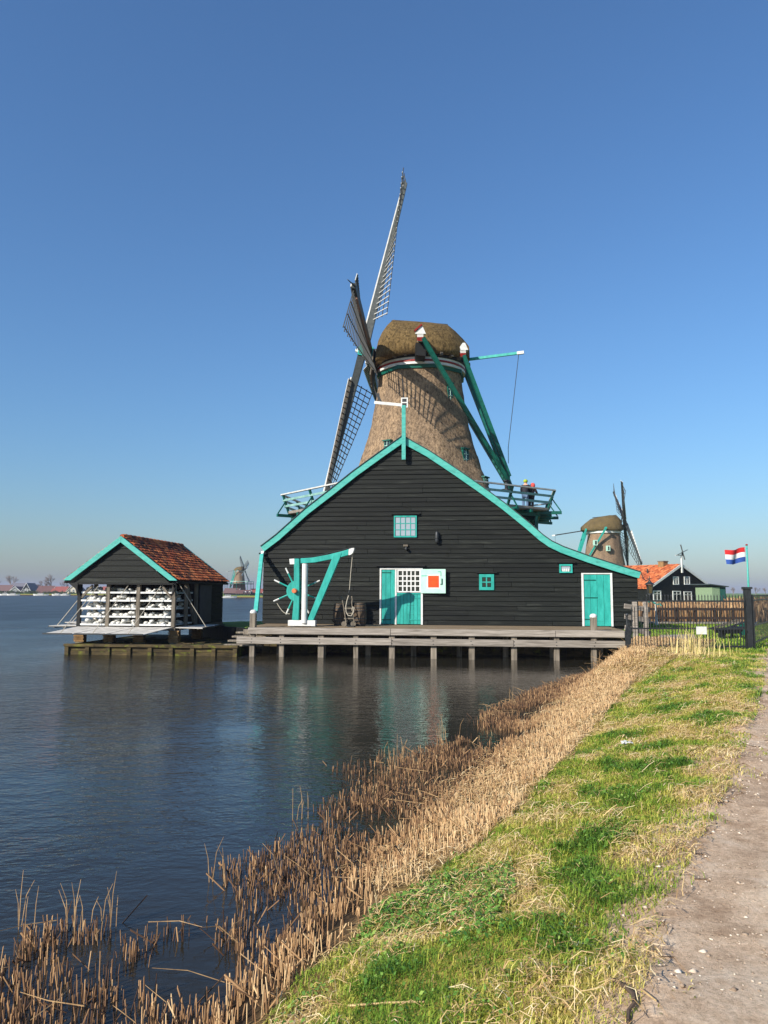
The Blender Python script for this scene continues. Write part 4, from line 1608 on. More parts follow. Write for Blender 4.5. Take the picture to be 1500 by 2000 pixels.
def windmill_main():
    c = atY(822, 960, 45.0)
    MC = Vector((c.x, 45.0, 0))
    mill = thing('windmill', MC, 'tall thatched windmill with turquoise tail beams rising behind the black barn', 'windmill')
    ph = 13.0
    # black base below the stage and thatched body
    R0 = octa(4.5, .5, ph)
    R1 = octa(4.2, 7.0, ph)
    mb = MB()
    mb.add(R0 + R1, [(k, (k + 1) % 8, 8 + (k + 1) % 8, 8 + k) for k in range(8)] + [tuple(range(8, 16))])
    mb.build('base', M['siding'], mill)

    def rz(half, y):
        q = atY(822 + half, y, 45.0)
        return (q.x - MC.x) * 1.0, q.z
    prof = [rz(152, 985), rz(137, 945), rz(126, 920), rz(117, 893), rz(108, 868), rz(99, 835), rz(92, 800), rz(87, 768), rz(83, 736)]
    body = thatch_tower(prof, ph, 'thatched_body', M['thatch'], mill)
    z_top = prof[-1][1]
    r_top = prof[-1][0]
    # windows cut into the thatch
    for px, py, dep, w_, h_, mt in ((743, 872, 3.4, .35, .85, 'green'), (912, 892, 2.6, .36, .9, 'green'), (875, 768, 1.9, .3, 1.1, 'green'), (957, 938, 2.2, .5, .35, 'green')):
        q = atY(px, py, 45 - dep) - MC
        d_ = Vector((q.x, q.y, 0)).normalized()
        s_ = Vector((-d_.y, d_.x, 0))
        zc = q.z
        ang_ = math.degrees(math.atan2(q.x, -q.y)) - ph
        a_ = ((ang_ + 22.5) % 45) - 22.5
        fl_ = math.cos(math.radians(22.5)) / math.cos(math.radians(22.5 - abs(a_)))
        rr = float(np.interp(zc, [p[1] for p in prof], [p[0] for p in prof])) * (fl_ * .775 + .225) - .03
        f = MB()
        for sg in (-1, 1):
            f.beam(d_ * rr + s_ * (sg * w_ / 2) + Vector((0, 0, zc - h_ / 2)), d_ * (rr - .05) + s_ * (sg * w_ / 2) + Vector((0, 0, zc + h_ / 2)), .07, .16, d_)
        f.beam(d_ * rr + s_ * (-w_ / 2 - .06) + Vector((0, 0, zc - h_ / 2 - .03)), d_ * rr + s_ * (w_ / 2 + .06) + Vector((0, 0, zc - h_ / 2 - .03)), .18, .06)
        f.beam(d_ * rr + s_ * (-w_ / 2 - .1) + Vector((0, 0, zc + h_ / 2 + .02)), d_ * rr + s_ * (w_ / 2 + .1) + Vector((0, 0, zc + h_ / 2 + .02)), .22, .07)
        wo = f.build('window', M['greenpaint'] if mt == 'green' else M['white'], mill)
        g = MB()
        g.beam(d_ * (rr + .06) + Vector((0, 0, zc - h_ / 2)), d_ * (rr + .0) + Vector((0, 0, zc + h_ / 2)), w_ - .05, .03, d_)
        g.build('pane', M['glassdark'], wo)
        g = MB()
        for k in (1, 2):
            zz_ = zc - h_ / 2 + h_ * k / 3
            g.beam(d_ * (rr + .07) - s_ * (w_ / 2 - .03) + Vector((0, 0, zz_)), d_ * (rr + .07) + s_ * (w_ / 2 - .03) + Vector((0, 0, zz_)), .03, .03)
        g.beam(d_ * (rr + .085) + Vector((0, 0, zc - h_ / 2)), d_ * (rr + .035) + Vector((0, 0, zc + h_ / 2)), .03, .02, d_)
        g.build('glazing_bar', M['mint'], wo)
    # curb: green octagon, white and red rings, dark timber ring
    for dz0, dz1, R_, mt in ((-.18, .02, r_top + .14, 'greenpaint'),):
        a, b_ = octa(R_, z_top + dz0, ph), octa(R_ + .03, z_top + dz1, ph)
        i_ = octa(r_top - .3, z_top + dz0, ph)
        mb = MB()
        mb.add(a + b_ + i_, [(k, (k + 1) % 8, 8 + (k + 1) % 8, 8 + k) for k in range(8)] + [(k, 16 + k, 16 + (k + 1) % 8, (k + 1) % 8) for k in range(8)])
        mb.build('curb_rail', M[mt], mill)
    zc = z_top + .02
    for r_, h0, h1, mt, nm in ((r_top + .10, 0, .15, 'white', 'curb_band'), (r_top + .13, .15, .26, 'red', 'curb_band'), (r_top + .10, .26, .40, 'white', 'curb_band'),
                               (r_top + .18, .42, .62, 'black', 'cap_ring')):
        mb = MB()
        mb.lathe((0, 0, zc), [(r_ - .35, h0), (r_, h0), (r_, h1), (r_ - .35, h1)], 48, cap=False)
        mb.build(nm, M[mt], mill)
    for k in range(26):                      # ends of the joists around the cap ring
        a = 2 * math.pi * k / 26
        d_ = Vector((math.cos(a), math.sin(a), 0))
        mb = MB()
        mb.beam(d_ * (r_top - .1) + Vector((0, 0, zc + .50)), d_ * (r_top + .42) + Vector((0, 0, zc + .55)), .16, .16)
        mb.build('joist_end', M['greyframe'], mill)
    # cap
    nh = Vector((-.9993, .0376, 0)).normalized()
    TILT = .2058
    n_, v, u = rot_basis(nh, TILT)
    if v.y > 0:
        v = -v                                # towards the camera
    zb = zc + .58

    def az(x, y):
        q = atY(x, y, 45.0) - MC
        return q.dot(nh), q.z
    zr = az(770, 631)[1]
    secs = [(az(736, 690)[0], 1.6, zb - .2, az(738, 686)[1]), (az(741, 672)[0], 2.2, zb - .2, az(741, 668)[1]), (az(748, 655)[0], 2.6, zb - .15, az(748, 655)[1] + .05),
            (az(757, 641)[0], 2.85, zb - .12, az(757, 641)[1]), (az(768, 631)[0], 2.85, zb - .1, zr), (az(800, 633)[0], 3.0, zb - .05, az(800, 634)[1]),
            (az(840, 637)[0], 2.9, zb - .02, az(840, 637)[1]), (az(873, 641)[0], 2.55, zb, az(873, 641)[1]), (az(888, 653)[0], 2.2, zb, az(888, 653)[1]),
            (az(903, 667)[0], 1.7, zb + .05, az(903, 667)[1]), (az(914, 678)[0], 1.2, zb + .1, az(914, 679)[1])]
    cap_mesh(nh, v, secs, 'cap', M['thatchcap'], mill)
    capo = [o for o in mill.children if o.name.startswith('cap') and 'ring' not in o.name][-1]
    mb = MB()
    a = nh * (az(765, 630)[0]) + Vector((0, 0, zr + .17))
    b_ = nh * (az(874, 640)[0]) + Vector((0, 0, az(874, 640)[1] + .17))
    for sg in (-1, 1):
        mb.beam(a + v * (sg * .22) - Vector((0, 0, .08)), b_ + v * (sg * .22) - Vector((0, 0, .08)), .5, .04, Vector((0, 0, 1)) + v * (sg * .45))
    mb.build('ridge_board', M['ridge'], capo)
    # front boarding of the cap (grey wind shield hanging beside the sails)
    mb = MB()
    for k in range(7):
        t = k / 6 - .5
        mb.beam(nh * 2.95 + v * (t * 3.0) + Vector((0, 0, zb - 1.25 + abs(t) * .5)), nh * 2.75 + v * (t * 2.4) + Vector((0, 0, zb + 1.0 - abs(t) * .8)), .5, .05, nh)
    mb.build('storm_board', M['greyframe'], mill)
    # windshaft and sails
    hub = atY(714, 688, 45.0) - MC
    mb = MB()
    mb.tube([hub - n_ * 2.6, hub - n_ * .5], .32, 10)
    mb.build('windshaft', M['saildark'], mill)
    mb = MB()
    mb.beam(hub - n_ * .45, hub + n_ * .42, .62, .62, u)
    mb.build('shaft_head', M['teal'], mill)
    MB().tube([hub + n_ * .42, hub + n_ * .62], [.16, .1], 8).build('shaft_tip', M['white'], mill)
    th = -.022
    L = 10.8
    # CCW seen from the front: the arm towards the camera moves up
    near = v * math.cos(th) + u * math.sin(th)
    top = u * math.cos(th) - v * math.sin(th)
    sunlit_bar = MB().box(-.5, .5, -.5, .5, -.5, .5).mesh('sail_bar', M['palebar'])  # paler copy of the bars: sunlight on the upper sail as colour
    up_arm, low_arm = (top - n_ * .028).normalized(), (-top + n_ * .04).normalized()
    sail(mill, hub, up_arm, v, n_, L, 2.0, 1.0, True, 'upper sail pointing at the sky', sunlit_bar, .1, M['saildark'])
    sail(mill, hub, near, -u, n_, L, 2.2, 1.0, True, 'sail pointing towards the viewer', None, -.18, None, True)
    sail(mill, hub, low_arm, -v, n_, 9.6, 2.0, 1.0, True, 'lower sail reaching down to the stage', None, .18)
    sail(mill, hub, -near, u, n_, L, 2.2, 1.0, True, 'sail pointing away behind the tower', None, -.18)
    for R_, Ln, o_, T_ in ((up_arm, L, .1, v), (near, L, -.18, -u)):     # little spikes on the tips
        mb = MB()
        mb.tube([hub + R_ * Ln + n_ * o_, hub + R_ * (Ln + .25) + n_ * (o_ + .1), hub + R_ * (Ln + .62) + n_ * (o_ + .26)], [.05, .035, .015], 5)
        mb.build('tip_hook', M['saildark'], mill)

    # tail: two cross beams through the cap, pole and braces down to the stage
    def tz(x, y, Y):
        return atY(x, y, Y) - MC
    tail_foot = tz(996, 945, 43.6)
    ln, lf = tz(821, 660, 40.9), tz(828, 672, 49.1)
    sn, sf = tz(904, 691, 43.0), tz(900, 697, 47.2)
    mb = MB()
    mb.beam(ln, lf, .3, .34)
    long_ = mb.build('cross_beam', M['greenpaint'], mill)
    mb = MB()
    mb.beam(sn, sf, .3, .32)
    short_ = mb.build('cross_beam', M['greenpaint'], mill)
    d_ = (ln - lf).normalized()
    for e_, par in ((ln, long_), (sn, short_)):
        d2 = d_
        MB().beam(e_ + d2 * .02, e_ + d2 * .10, .34, .38).build('end_plate', M['white'], par)
        MB().beam(e_ + d2 * .105 - Vector((0, 0, .06)), e_ + d2 * .125 - Vector((0, 0, .06)), .35, .2).build('red_stripe', M['red'], par)
        MB().prism([e_ + Vector((-.3, -.1, .2)), e_ + Vector((.3, -.1, .2)), e_ + Vector((.12, -.1, .62)), e_ + Vector((-.02, -.1, .62))], (0, .16, 0)).build('white_peak', M['white'], par)
        if par is long_:
            MB().beam(e_ + Vector((-.32, -.06, .36)), e_ + Vector((.08, -.06, .72)), .22, .08).build('red_roof', M['red'], par)
    mb = MB()
    mb.prism([ln + Vector((-.25, .35, -.15)), ln + Vector((.35, .35, -.15)), ln + Vector((.3, .35, -.9)), ln + Vector((-.25, .35, -.85))], (0, 1.6, 0))
    mb.build('recess_shade', M['black'], long_)  # solid black block paints the shade of the recess under the beam
    gp = M['greenpaint']
    MB().beam(ln + Vector((.12, 0, 0)), tail_foot + Vector((-.1, -.25, .1)), .24, .34, (0, 1, 0), .2, .26).build('long_brace', gp, mill)
    MB().beam(lf, tail_foot + Vector((-.1, .3, .0)), .2, .28, (0, 1, 0)).build('long_brace', gp, mill)
    MB().beam(sn + Vector((.05, 0, -.1)), tail_foot + Vector((-.05, -.15, .4)), .2, .28, (0, 1, 0)).build('short_brace', gp, mill)
    MB().beam(sf, tail_foot + Vector((-.05, .2, .4)), .2, .28, (0, 1, 0)).build('short_brace', gp, mill)
    MB().beam(tz(901, 700, 45.2), tail_foot + Vector((.06, .02, -.3)), .34, .44, (0, 1, 0), .26, .34).build('tail_pole', gp, mill)
    MB().lathe(tail_foot + Vector((-.3, -.6, -.5)), [(.3, 0), (.3, .1), (.1, .1), (.1, .55), (.2, .55), (.2, .62)], 12).build('winding_gear', M['iron'], mill)
    bt = tz(908, 703, 45.2)
    be = tz(1010, 690, 44.2)
    mb = MB()
    mb.beam(bt, be, .13, .15)
    lev = mb.build('brake_lever', M['teal'], mill)
    MB().beam(be, be + (be - bt).normalized() * .4, .16, .17).build('lever_tip', M['white'], lev)
    rp = tz(993, 905, 43.2)
    MB().tube([be + Vector((.1, 0, 0)), rp + Vector((0, 0, .9)), rp], .018, 4).build('brake_rope', M['iron'], lev)

    # stage
    zf = 6.85
    Ro, Ri = 7.75, 4.15
    stage = MB().lathe((0, 0, zf - .55), [(4.05, 0), (4.3, 0), (4.3, .3), (4.05, .3)], 8, phase=math.radians(ph + 90)).build('stage', M['greenpaint'], mill)
    nb = 13
    for k in range(8):
        a0, a1 = math.radians(ph + 45 * k), math.radians(ph + 45 * (k + 1))
        e0, e1 = Vector((math.sin(a0), -math.cos(a0), 0)), Vector((math.sin(a1), -math.cos(a1), 0))
        for i in range(nb):
            r0_, r1_ = Ri + (Ro - Ri) * i / nb + .012, Ri + (Ro - Ri) * (i + 1) / nb - .012
            MB().prism([e0 * r0_ + Vector((0, 0, zf - .05)), e1 * r0_ + Vector((0, 0, zf - .05)), e1 * r1_ + Vector((0, 0, zf - .05)), e0 * r1_ + Vector((0, 0, zf - .05))],
                       (0, 0, .05)).build('floor_board', M['deckwood'], stage)
        # ring beams and rails
        for r_, z_, w_, h_, mt, nm in ((Ro - .5, zf - .2, .18, .22, 'greenpaint', 'edge_beam'), (Ro + .42, zf + 1.06, .16, .07, 'palebar', 'top_rail'),
                                       (Ro + .34, zf + .74, .05, .12, 'palerail', 'mid_rail'), (Ro + .25, zf + .4, .05, .12, 'palerail', 'mid_rail'), (Ro + .04, zf + .06, .05, .14, 'weathered', 'toe_board')):
            MB().beam(e0 * r_ + Vector((0, 0, z_)), e1 * r_ + Vector((0, 0, z_)), w_, h_).build(nm, M[mt], stage)
        nj = 4
        for j in range(nj):
            t = j / nj
            d0 = e0.lerp(e1, t)
            tang = (e1 - e0).normalized()
            o0 = d0 * (Ri - .1) + Vector((0, 0, zf - .13))
            nrm = (e0 + e1).normalized()
            edge = d0 * Ro
            MB().beam(edge - nrm * 3.3 + Vector((0, 0, zf - .13)), edge + nrm * (.75 if j % 2 == 0 else .3) + Vector((0, 0, zf - .13)), .14, .16).build('joist', M['greenpaint'], stage)
            if j % 2 == 0:
                MB().beam(edge + nrm * -.02 + Vector((0, 0, zf - .04)), edge + nrm * .40 + Vector((0, 0, zf + 1.05)), .1, .12, tang).build('rail_post', M['greenpaint'], stage)
                MB().beam(edge + nrm * .70 + Vector((0, 0, zf - .03)), edge + nrm * .26 + Vector((0, 0, zf + .62)), .06, .06, tang).build('rail_strut', M['greenpaint'], stage)
        mid = (e0 + e1) / 2
        for dd in (e0, mid):
            MB().beam(dd * 4.3 + Vector((0, 0, zf - 2.6)), dd * (Ro - .7) + Vector((0, 0, zf - .3)), .18, .2).build('stage_brace', M['greenpaint'], stage)
    for px in (1017, 1026, 1035, 1047):
        q = tz(px, 1010, 41.0)
        MB().box(q.x - .09, q.x + .09, q.y - .09 + (1047 - px) * .05, q.y + .09 + (1047 - px) * .05, .6, zf - .3).build('stage_post', M['greenpaint'], stage)
    return mill, MC, zf


mill, MILL_C, STAGE_Z = windmill_main()


def windmill_far(c, sc, nh, cross, label, ground_z, body_m, hub_h, L, part_rot, tilt=.18):
    """smaller mill: c ground point, nh the direction the sails face, cross the turn of the sails in degrees"""
    mill = thing('windmill', (c[0], c[1], ground_z), label, 'windmill', group='far windmills')
    nh = Vector(nh).normalized()
    n_, v, u = rot_basis(nh, tilt)
    if v.y > 0:
        v = -v
    hz = hub_h
    top_z = hz - 1.2 * sc
    prof = [(4.3 * sc, 0), (3.9 * sc, top_z * .25), (3.2 * sc, top_z * .6), (2.55 * sc, top_z)]
    thatch_tower(prof, part_rot, 'thatched_body', body_m, mill, 3)
    MB().lathe((0, 0, top_z), [(2.3 * sc, 0), (2.66 * sc, 0), (2.66 * sc, .32 * sc), (2.3 * sc, .32 * sc)], 24, cap=False).build('curb_band', M['white'], mill)
    zb = top_z + .35 * sc
    secs = [(2.9, .9, .15, .9), (2.6, 1.8, .05, 1.9), (2.0, 2.4, 0, 2.55), (1.0, 2.7, 0, 2.6), (-.6, 2.7, 0, 2.35), (-1.9, 2.4, 0, 2.0), (-2.8, 1.8, .05, 1.3), (-3.4, 1.0, .15, .75)]
    cap_mesh(nh, v, [(s * sc, h * sc, zb + a * sc, zb + b_ * sc) for s, h, a, b_ in secs], 'cap', thatch('far_cap', S(128, 112, 78), S(84, 72, 48), S(120, 96, 50), (0, 100, -.3, -.3)) if 'far_cap' not in bpy.data.materials else bpy.data.materials['far_cap'], mill)
    MB().beam(nh * (2 * sc) + Vector((0, 0, zb + 2.58 * sc)), nh * (-1.6 * sc) + Vector((0, 0, zb + 2.2 * sc)), .5 * sc, .08 * sc).build('ridge_board', M['ridge'], mill)
    hub = nh * (3.4 * sc) + Vector((0, 0, hz))
    MB().tube([hub - n_ * 2 * sc, hub + n_ * .4 * sc], .3 * sc, 8).build('windshaft', M['saildark'], mill)
    for k in range(4):
        a = math.radians(cross + 90 * k)
        R = u * math.cos(a) + v * math.sin(a)
        T = v * math.cos(a) - u * math.sin(a)
        sail(mill, hub, R, T, n_, L, 1.8 * sc, sc, False, None, None, .15 if k % 2 else -.15)
    tf = nh * (-6.0 * sc) + Vector((0, 0, max(1.0, hz - 11.5 * sc)))
    ln, lf = v * (3.9 * sc) + Vector((0, 0, zb + .3)), v * (-3.9 * sc) + Vector((0, 0, zb + .3))
    sn, sf = nh * (-2.8 * sc) + v * (2 * sc) + Vector((0, 0, zb + .2)), nh * (-2.8 * sc) - v * (2 * sc) + Vector((0, 0, zb + .2))
    for e0, e1 in ((ln, lf), (sn, sf)):
        MB().beam(e0, e1, .28 * sc, .3 * sc).build('cross_beam', M['teal'], mill)
    for e0 in (ln, lf, sn, sf):
        MB().beam(e0, tf, .24 * sc, .28 * sc, (0, 1, 0)).build('tail_brace', M['teal'], mill)
    MB().beam(nh * (-2.6 * sc) + Vector((0, 0, zb)), tf, .34 * sc, .38 * sc, (0, 1, 0)).build('tail_pole', M['teal'], mill)
    a, b_ = nh * (-2.9 * sc) + Vector((0, 0, zb + .2)), nh * (-7.4 * sc) + Vector((0, 0, zb - .5 * sc))
    lv = MB().beam(a, b_, .14 * sc, .16 * sc).build('brake_lever', M['iron'], mill)
    MB().beam(b_, b_ + (b_ - a).normalized() * .5 * sc, .22 * sc, .22 * sc).build('lever_tip', M['white'], lv)
    MB().tube([b_, b_ - Vector((0, 0, 5 * sc))], .02 * sc, 4).build('brake_rope', M['iron'], lv)
    return mill


q = atY(1180, 1100, 120)
hz = atY(1215, 1028, 120).z - .9
mm = windmill_far((q.x, 120), 1.0, (.985, -.17, 0), 45, 'thatched windmill with dark sails behind the right end of the barn', .9,
                  thatch('far_thatch', S(160, 136, 112), S(116, 98, 80), S(90, 80, 56), (0, 100, -.3, -.3)), hz, 8.8, 10)
for px, py, w_, h_ in ((1163, 1060, .36, .8), (1188, 1071, .3, .8)):
    p_ = atY(px, py, 116.6) - Vector((q.x, 120, .9))
    fr = MB().box(p_.x - w_ / 2 - .1, p_.x + w_ / 2 + .1, p_.y - .2, p_.y + .4, p_.z - h_ / 2, p_.z + h_ / 2).build('window', M['mint'], mm)
    MB().box(p_.x - w_ / 2 + .05, p_.x + w_ / 2 - .05, p_.y - .23, p_.y - .19, p_.z - h_ / 2 + .12, p_.z + h_ / 2 - .12).build('pane', M['glassdark'], fr)
# far mill on the river bend, on its green workshop
q = atY(467, 1150, 283)
hz = atY(481, 1112, 283).z - .9
fm = windmill_far((q.x, 283), .62, (.985, -.17, 0), 28, 'distant thatched windmill on a green workshop across the water', .9,
                  bpy.data.materials['far_thatch'], hz, 5.6, 10)
a0 = MB().lathe((0, 0, 4.0), [(2.6, 0), (5.3, .0), (5.3, .22), (2.6, .22)], 8).build('stage', M['greenpaint'], fm)
MB().lathe((0, 0, 4.9), [(5.3, 0), (5.42, 0), (5.42, .16), (5.3, .16)], 8, cap=False).build('top_rail', M['mint'], a0)
for k in range(8):
    a = math.pi / 4 * k
    MB().box(5.2 * math.cos(a) - .08, 5.2 * math.cos(a) + .08, 5.2 * math.sin(a) - .08, 5.2 * math.sin(a) + .08, .0, 4.95).build('stage_post', M['greenpaint'], a0)


# ================================================================== PEOPLE
def skin_mesh(name, pts, edges, radii, root, mat, parent, sub=1):
    me = bpy.data.meshes.new(name)
    me.from_pydata(pts, edges, [])
    me.materials.append(mat)
    o = link(name, me, parent)
    m = o.modifiers.new('skin', 'SKIN')
    m.use_smooth_shade = True
    sv = me.skin_vertices[0].data
    for i, r in enumerate(radii):
        sv[i].radius = (r, r)
        sv[i].use_root = (i == root)
    s = o.modifiers.new('sub', 'SUBSURF')
    s.levels = s.render_levels = sub
    return o


SKIN = basic('skin', S(214, 164, 138), S(196, 146, 120), .6, (8, 8, 8), bump=0)


def person(loc, rz, h, coat, legs, hat, label, hood=False, lean=.16):
    p = thing('person', loc, label, 'person', rz, 'visitors on the windmill stage')
    k = h / 1.75
    f = lambda *a: tuple(x * k for x in a)
    ln = lean
    P = [f(0, 0, .95), f(0, ln * .3, 1.15), f(0, ln * .8, 1.38), f(0, ln * 1.1, 1.52), f(0, ln * 1.3, 1.60), f(0, ln * 1.35, 1.68),
         f(-.18, ln * .8, 1.42), f(-.25, .18 + ln * .4, 1.18), f(-.17, .42, 1.08), f(.18, ln * .8, 1.42), f(.25, .18 + ln * .4, 1.18), f(.17, .42, 1.08),
         f(-.1, 0, .9), f(-.11, .03, .5), f(-.11, -.02, .08), f(-.12, .12, .04), f(.1, 0, .9), f(.11, .03, .5), f(.11, -.02, .08), f(.12, .12, .04)]
    E = [(0, 1), (1, 2), (2, 3), (3, 4), (4, 5), (2, 6), (6, 7), (7, 8), (2, 9), (9, 10), (10, 11), (0, 12), (12, 13), (13, 14), (14, 15), (0, 16), (16, 17), (17, 18), (18, 19)]
    R = [.15, .14, .15, .06, .09, .085, .07, .05, .035, .07, .05, .035, .09, .065, .045, .04, .09, .065, .045, .04]
    skin_mesh('body', P, E, [r * k for r in R], 0, SKIN, p)
    ci = [0, 1, 2, 6, 7, 8, 9, 10, 11]
    ix = {a: i for i, a in enumerate(ci)}
    cp2 = [P[a] for a in ci]
    cp2[0] = f(0, 0, .86)
    cp2[5] = tuple(Vector(P[7]).lerp(Vector(P[8]), .8))
    cp2[8] = tuple(Vector(P[10]).lerp(Vector(P[11]), .8))
    skin_mesh('jacket', cp2, [(ix[a], ix[b_]) for a, b_ in E if a in ix and b_ in ix], [x * k for x in (.19, .19, .2, .1, .075, .06, .1, .075, .06)], 0, coat, p)
    skin_mesh('trousers', [f(0, 0, .92), P[12], P[13], P[14], P[16], P[17], P[18]], [(0, 1), (1, 2), (2, 3), (0, 4), (4, 5), (5, 6)],
              [x * k for x in (.16, .11, .08, .065, .11, .08, .065)], 0, legs, p)
    hd = Vector(P[4])
    mb = MB()
    prof = [(.001, .0), (.105, .01), (.125, .06), (.115, .13), (.07, .175), (.001, .19)] if not hood else [(.05, -.12), (.13, -.08), (.15, .02), (.135, .12), (.08, .18), (.001, .2)]
    mb.lathe(hd + Vector((0, -.01, .02 if not hood else -.01)), [(a * k, b_ * k) for a, b_ in prof], 12, cap=False)
    mb.build('hood' if hood else 'cap', hat, p, smooth=True)
    # face on the far side: nose and eyes
    MB().lathe(hd + Vector((0, .1 * k, .0)), [(.02 * k, 0), (.001, .035 * k)], 6, 'y').build('nose', SKIN, p)
    return p


cm = lambda n_, *c: basic(n_, S(*c), None, .8, (9, 9, 9), bump=.2)
q = atY(1026, 990, 41.5)
person((q.x, 41.5, STAGE_Z), math.radians(-20), 1.74, cm('dark_coat', 40, 40, 48), cm('jeans', 96, 120, 150), cm('lime_cap', 168, 190, 60),
       'person in dark jacket and lime cap leaning on the windmill stage rail')
q = atY(1037, 990, 41.8)
person((q.x, 41.8, STAGE_Z), math.radians(-50), 1.6, cm('dark_coat2', 46, 36, 40), cm('dark_trousers', 34, 34, 40), cm('coral_hood', 232, 92, 84),
       'person in coral red hood standing on the windmill stage', hood=True)


# ================================================================== HOUSES
def house(name, c, ang, width, depth, wall_h, rise, wall_m, roof_m, trim_m, label, group=None, windows=(), base=.9, overhang=.25, tiles=None, chimney=None, door=None):
    """c: middle of the gable foot; ang: direction of the ridge (degrees from +Y to the left)"""
    a = math.radians(ang)
    h = thing(name, (c[0], c[1], base), label, 'house', a, group)
    W, D_ = width / 2, depth
    MB().prism([(-W, 0, -.6), (W, 0, -.6), (W, 0, wall_h), (0, 0, wall_h + rise), (-W, 0, wall_h)], (0, D_, 0)).build('wall', wall_m, h)
    for s in (-1, 1):
        ex, ez = s * (W + overhang), wall_h - overhang * rise / W
        rf = MB().prism([(0, -.2, wall_h + rise + .02), (ex, -.2, ez + .02), (ex, -.2, ez + .12), (0, -.2, wall_h + rise + .14)], (0, D_ + .4, 0)).build('roof', roof_m, h)
        if tiles and s == tiles[0]:
            pantiles('roof_tiles', (ex, -.18, ez + .12), (ex, D_ + .18, ez + .12), (0, -.18, wall_h + rise + .14), (0, D_ + .18, wall_h + rise + .14), tiles[1], tiles[2], roof_m, rf, 4)
        MB().prism([(0, -.28, wall_h + rise + .2), (ex, -.28, ez + .16), (ex, -.28, ez - .1), (0, -.28, wall_h + rise - .12)], (0, .07, 0)).build('barge_board', trim_m, h)
    for (x, z0, w_, h_) in windows:
        f = MB()
        f.box(x - w_ / 2, x + w_ / 2, -.08, 0, z0, z0 + .1).box(x - w_ / 2, x + w_ / 2, -.08, 0, z0 + h_ - .1, z0 + h_)
        f.box(x - w_ / 2, x - w_ / 2 + .12, -.078, 0, z0 + .1, z0 + h_ - .1).box(x + w_ / 2 - .12, x + w_ / 2, -.078, 0, z0 + .1, z0 + h_ - .1)
        f.box(x - .035, x + .035, -.07, 0, z0 + .1, z0 + h_ - .1).box(x - w_ / 2 + .12, x + w_ / 2 - .12, -.068, 0, z0 + h_ * .66, z0 + h_ * .66 + .06)
        fo = f.build('window', M['white'], h)
        MB().box(x - w_ / 2 + .1, x + w_ / 2 - .1, -.03, -.01, z0 + .09, z0 + h_ - .09).build('pane', M['glassdark'], fo)
    if chimney:
        x, y, w_, hh = chimney
        zc = wall_h + rise * (1 - abs(x) / W)
        ch = MB().box(x - w_, x + w_, y - w_, y + w_, zc - .4, zc + hh).build('chimney', M['brick'], h)
        MB().box(x - w_ - .06, x + w_ + .06, y - w_ - .06, y + w_ + .06, zc + hh, zc + hh + .1).build('cap', M['greyframe'], ch)
    return h


orange_tile = tile_mat('orange_tile', [(.25, S(126, 60, 30)), (.45, S(178, 90, 46)), (.65, S(202, 112, 58)), (.85, S(210, 140, 90))], 3.0)
gp_ = atY(1328, 1104, 92)
ANG = 30
gdir = Vector((math.cos(math.radians(ANG)), math.sin(math.radians(ANG)), 0))


def on_gable(x, y):
    """picture point on the gable plane of the right-hand house"""
    nrm = Vector((-gdir.y, gdir.x, 0))
    d = ray(x, y)
    t = (gp_ - CP).dot(nrm) / d.dot(nrm)
    p = CP + d * t - gp_
    return p.dot(gdir), p.z + gp_.z - .9


pkz = gp_.z - .9
lu, lz = on_gable(1267, 1150)
ru_, rz_ = on_gable(1394, 1149)
hw_ = (ru_ - lu) / 2 - .25
win = []
for x0, y0, x1, y1 in ((1314, 1126, 1325.5, 1142), (1335.5, 1126, 1347, 1142), (1275, 1153.5, 1291, 1173), (1313, 1154, 1329.5, 1174), (1335, 1155, 1351, 1175), (1377, 1156, 1391, 1175)):
    a, c2 = on_gable(x0, y0), on_gable(x1, y1)
    win.append(((a[0] + c2[0]) / 2, c2[1], c2[0] - a[0], a[1] - c2[1]))
HS = house('farmhouse', (gp_.x, gp_.y), ANG, hw_ * 2, 13, lz + .1, pkz - lz - .1, M['siding'], orange_tile, M['white'],
           'black wooden house with orange tiled roof and white windows beyond the reeds', windows=win, tiles=(-1, 16, 34), chimney=(-.35, 2.2, .4, .65))
MB().tube([(-2.2, 3.0, pkz - 1.5), (-2.2, 3.0, pkz - .4)], .09, 8).build('flue_pipe', M['iron'], HS)
MB().box(-.09, .09, -.36, -.2, pkz - .9, pkz + 1.15).build('finial', M['white'], HS)
vn = MB().beam((-1.1, -.3, pkz + 1.15), (.35, -.3, pkz + 1.2), .05, .12).build('weather_vane', M['white'], HS)
for a in (20, 110, 200, 290):
    d = Vector((math.cos(math.radians(a)), 0, math.sin(math.radians(a))))
    c_ = Vector((.1, -.38, pkz + 1.55))
    MB().beam(c_, c_ + d * .95, .05, .12, (0, 1, 0), .03, .16).build('vane_sail', M['saildark'], vn)
MB().beam((.1, -.3, pkz + 1.1), (.1, -.3, pkz + 1.6), .12, .12).build('vane_body', M['saildark'], vn)

# green lean-to beside the house
q0, q1 = atY(1391, 1155, 88), atY(1422, 1155, 88)
gs = thing('garden_shed', (q0.x, 88, .9), 'pale green flat-roofed shed against the right side of the house', 'shed', math.radians(14))
gm, gd = cm('sage_green', 138, 160, 128), cm('bottle_green', 28, 74, 62)
w_ = q1.x - q0.x
MB().box(0, w_ * .55, 0, 3, -.3, 2.25).build('wall', gm, gs)
MB().box(w_ * .55 + .01, w_, .02, 3, -.3, 2.25).build('wall', gd, gs)
MB().box(w_ * .6, w_ * .95, -.03, .018, .1, 2.0).build('door', cm('door_glass', 40, 92, 84), gs)
MB().prism([(-.5, -.3, 2.5), (w_ + .2, -.3, 2.26), (w_ + .2, -.3, 2.36), (-.5, -.3, 2.62)], (0, 3.6, 0)).build('roof', M['ridge'], gs)

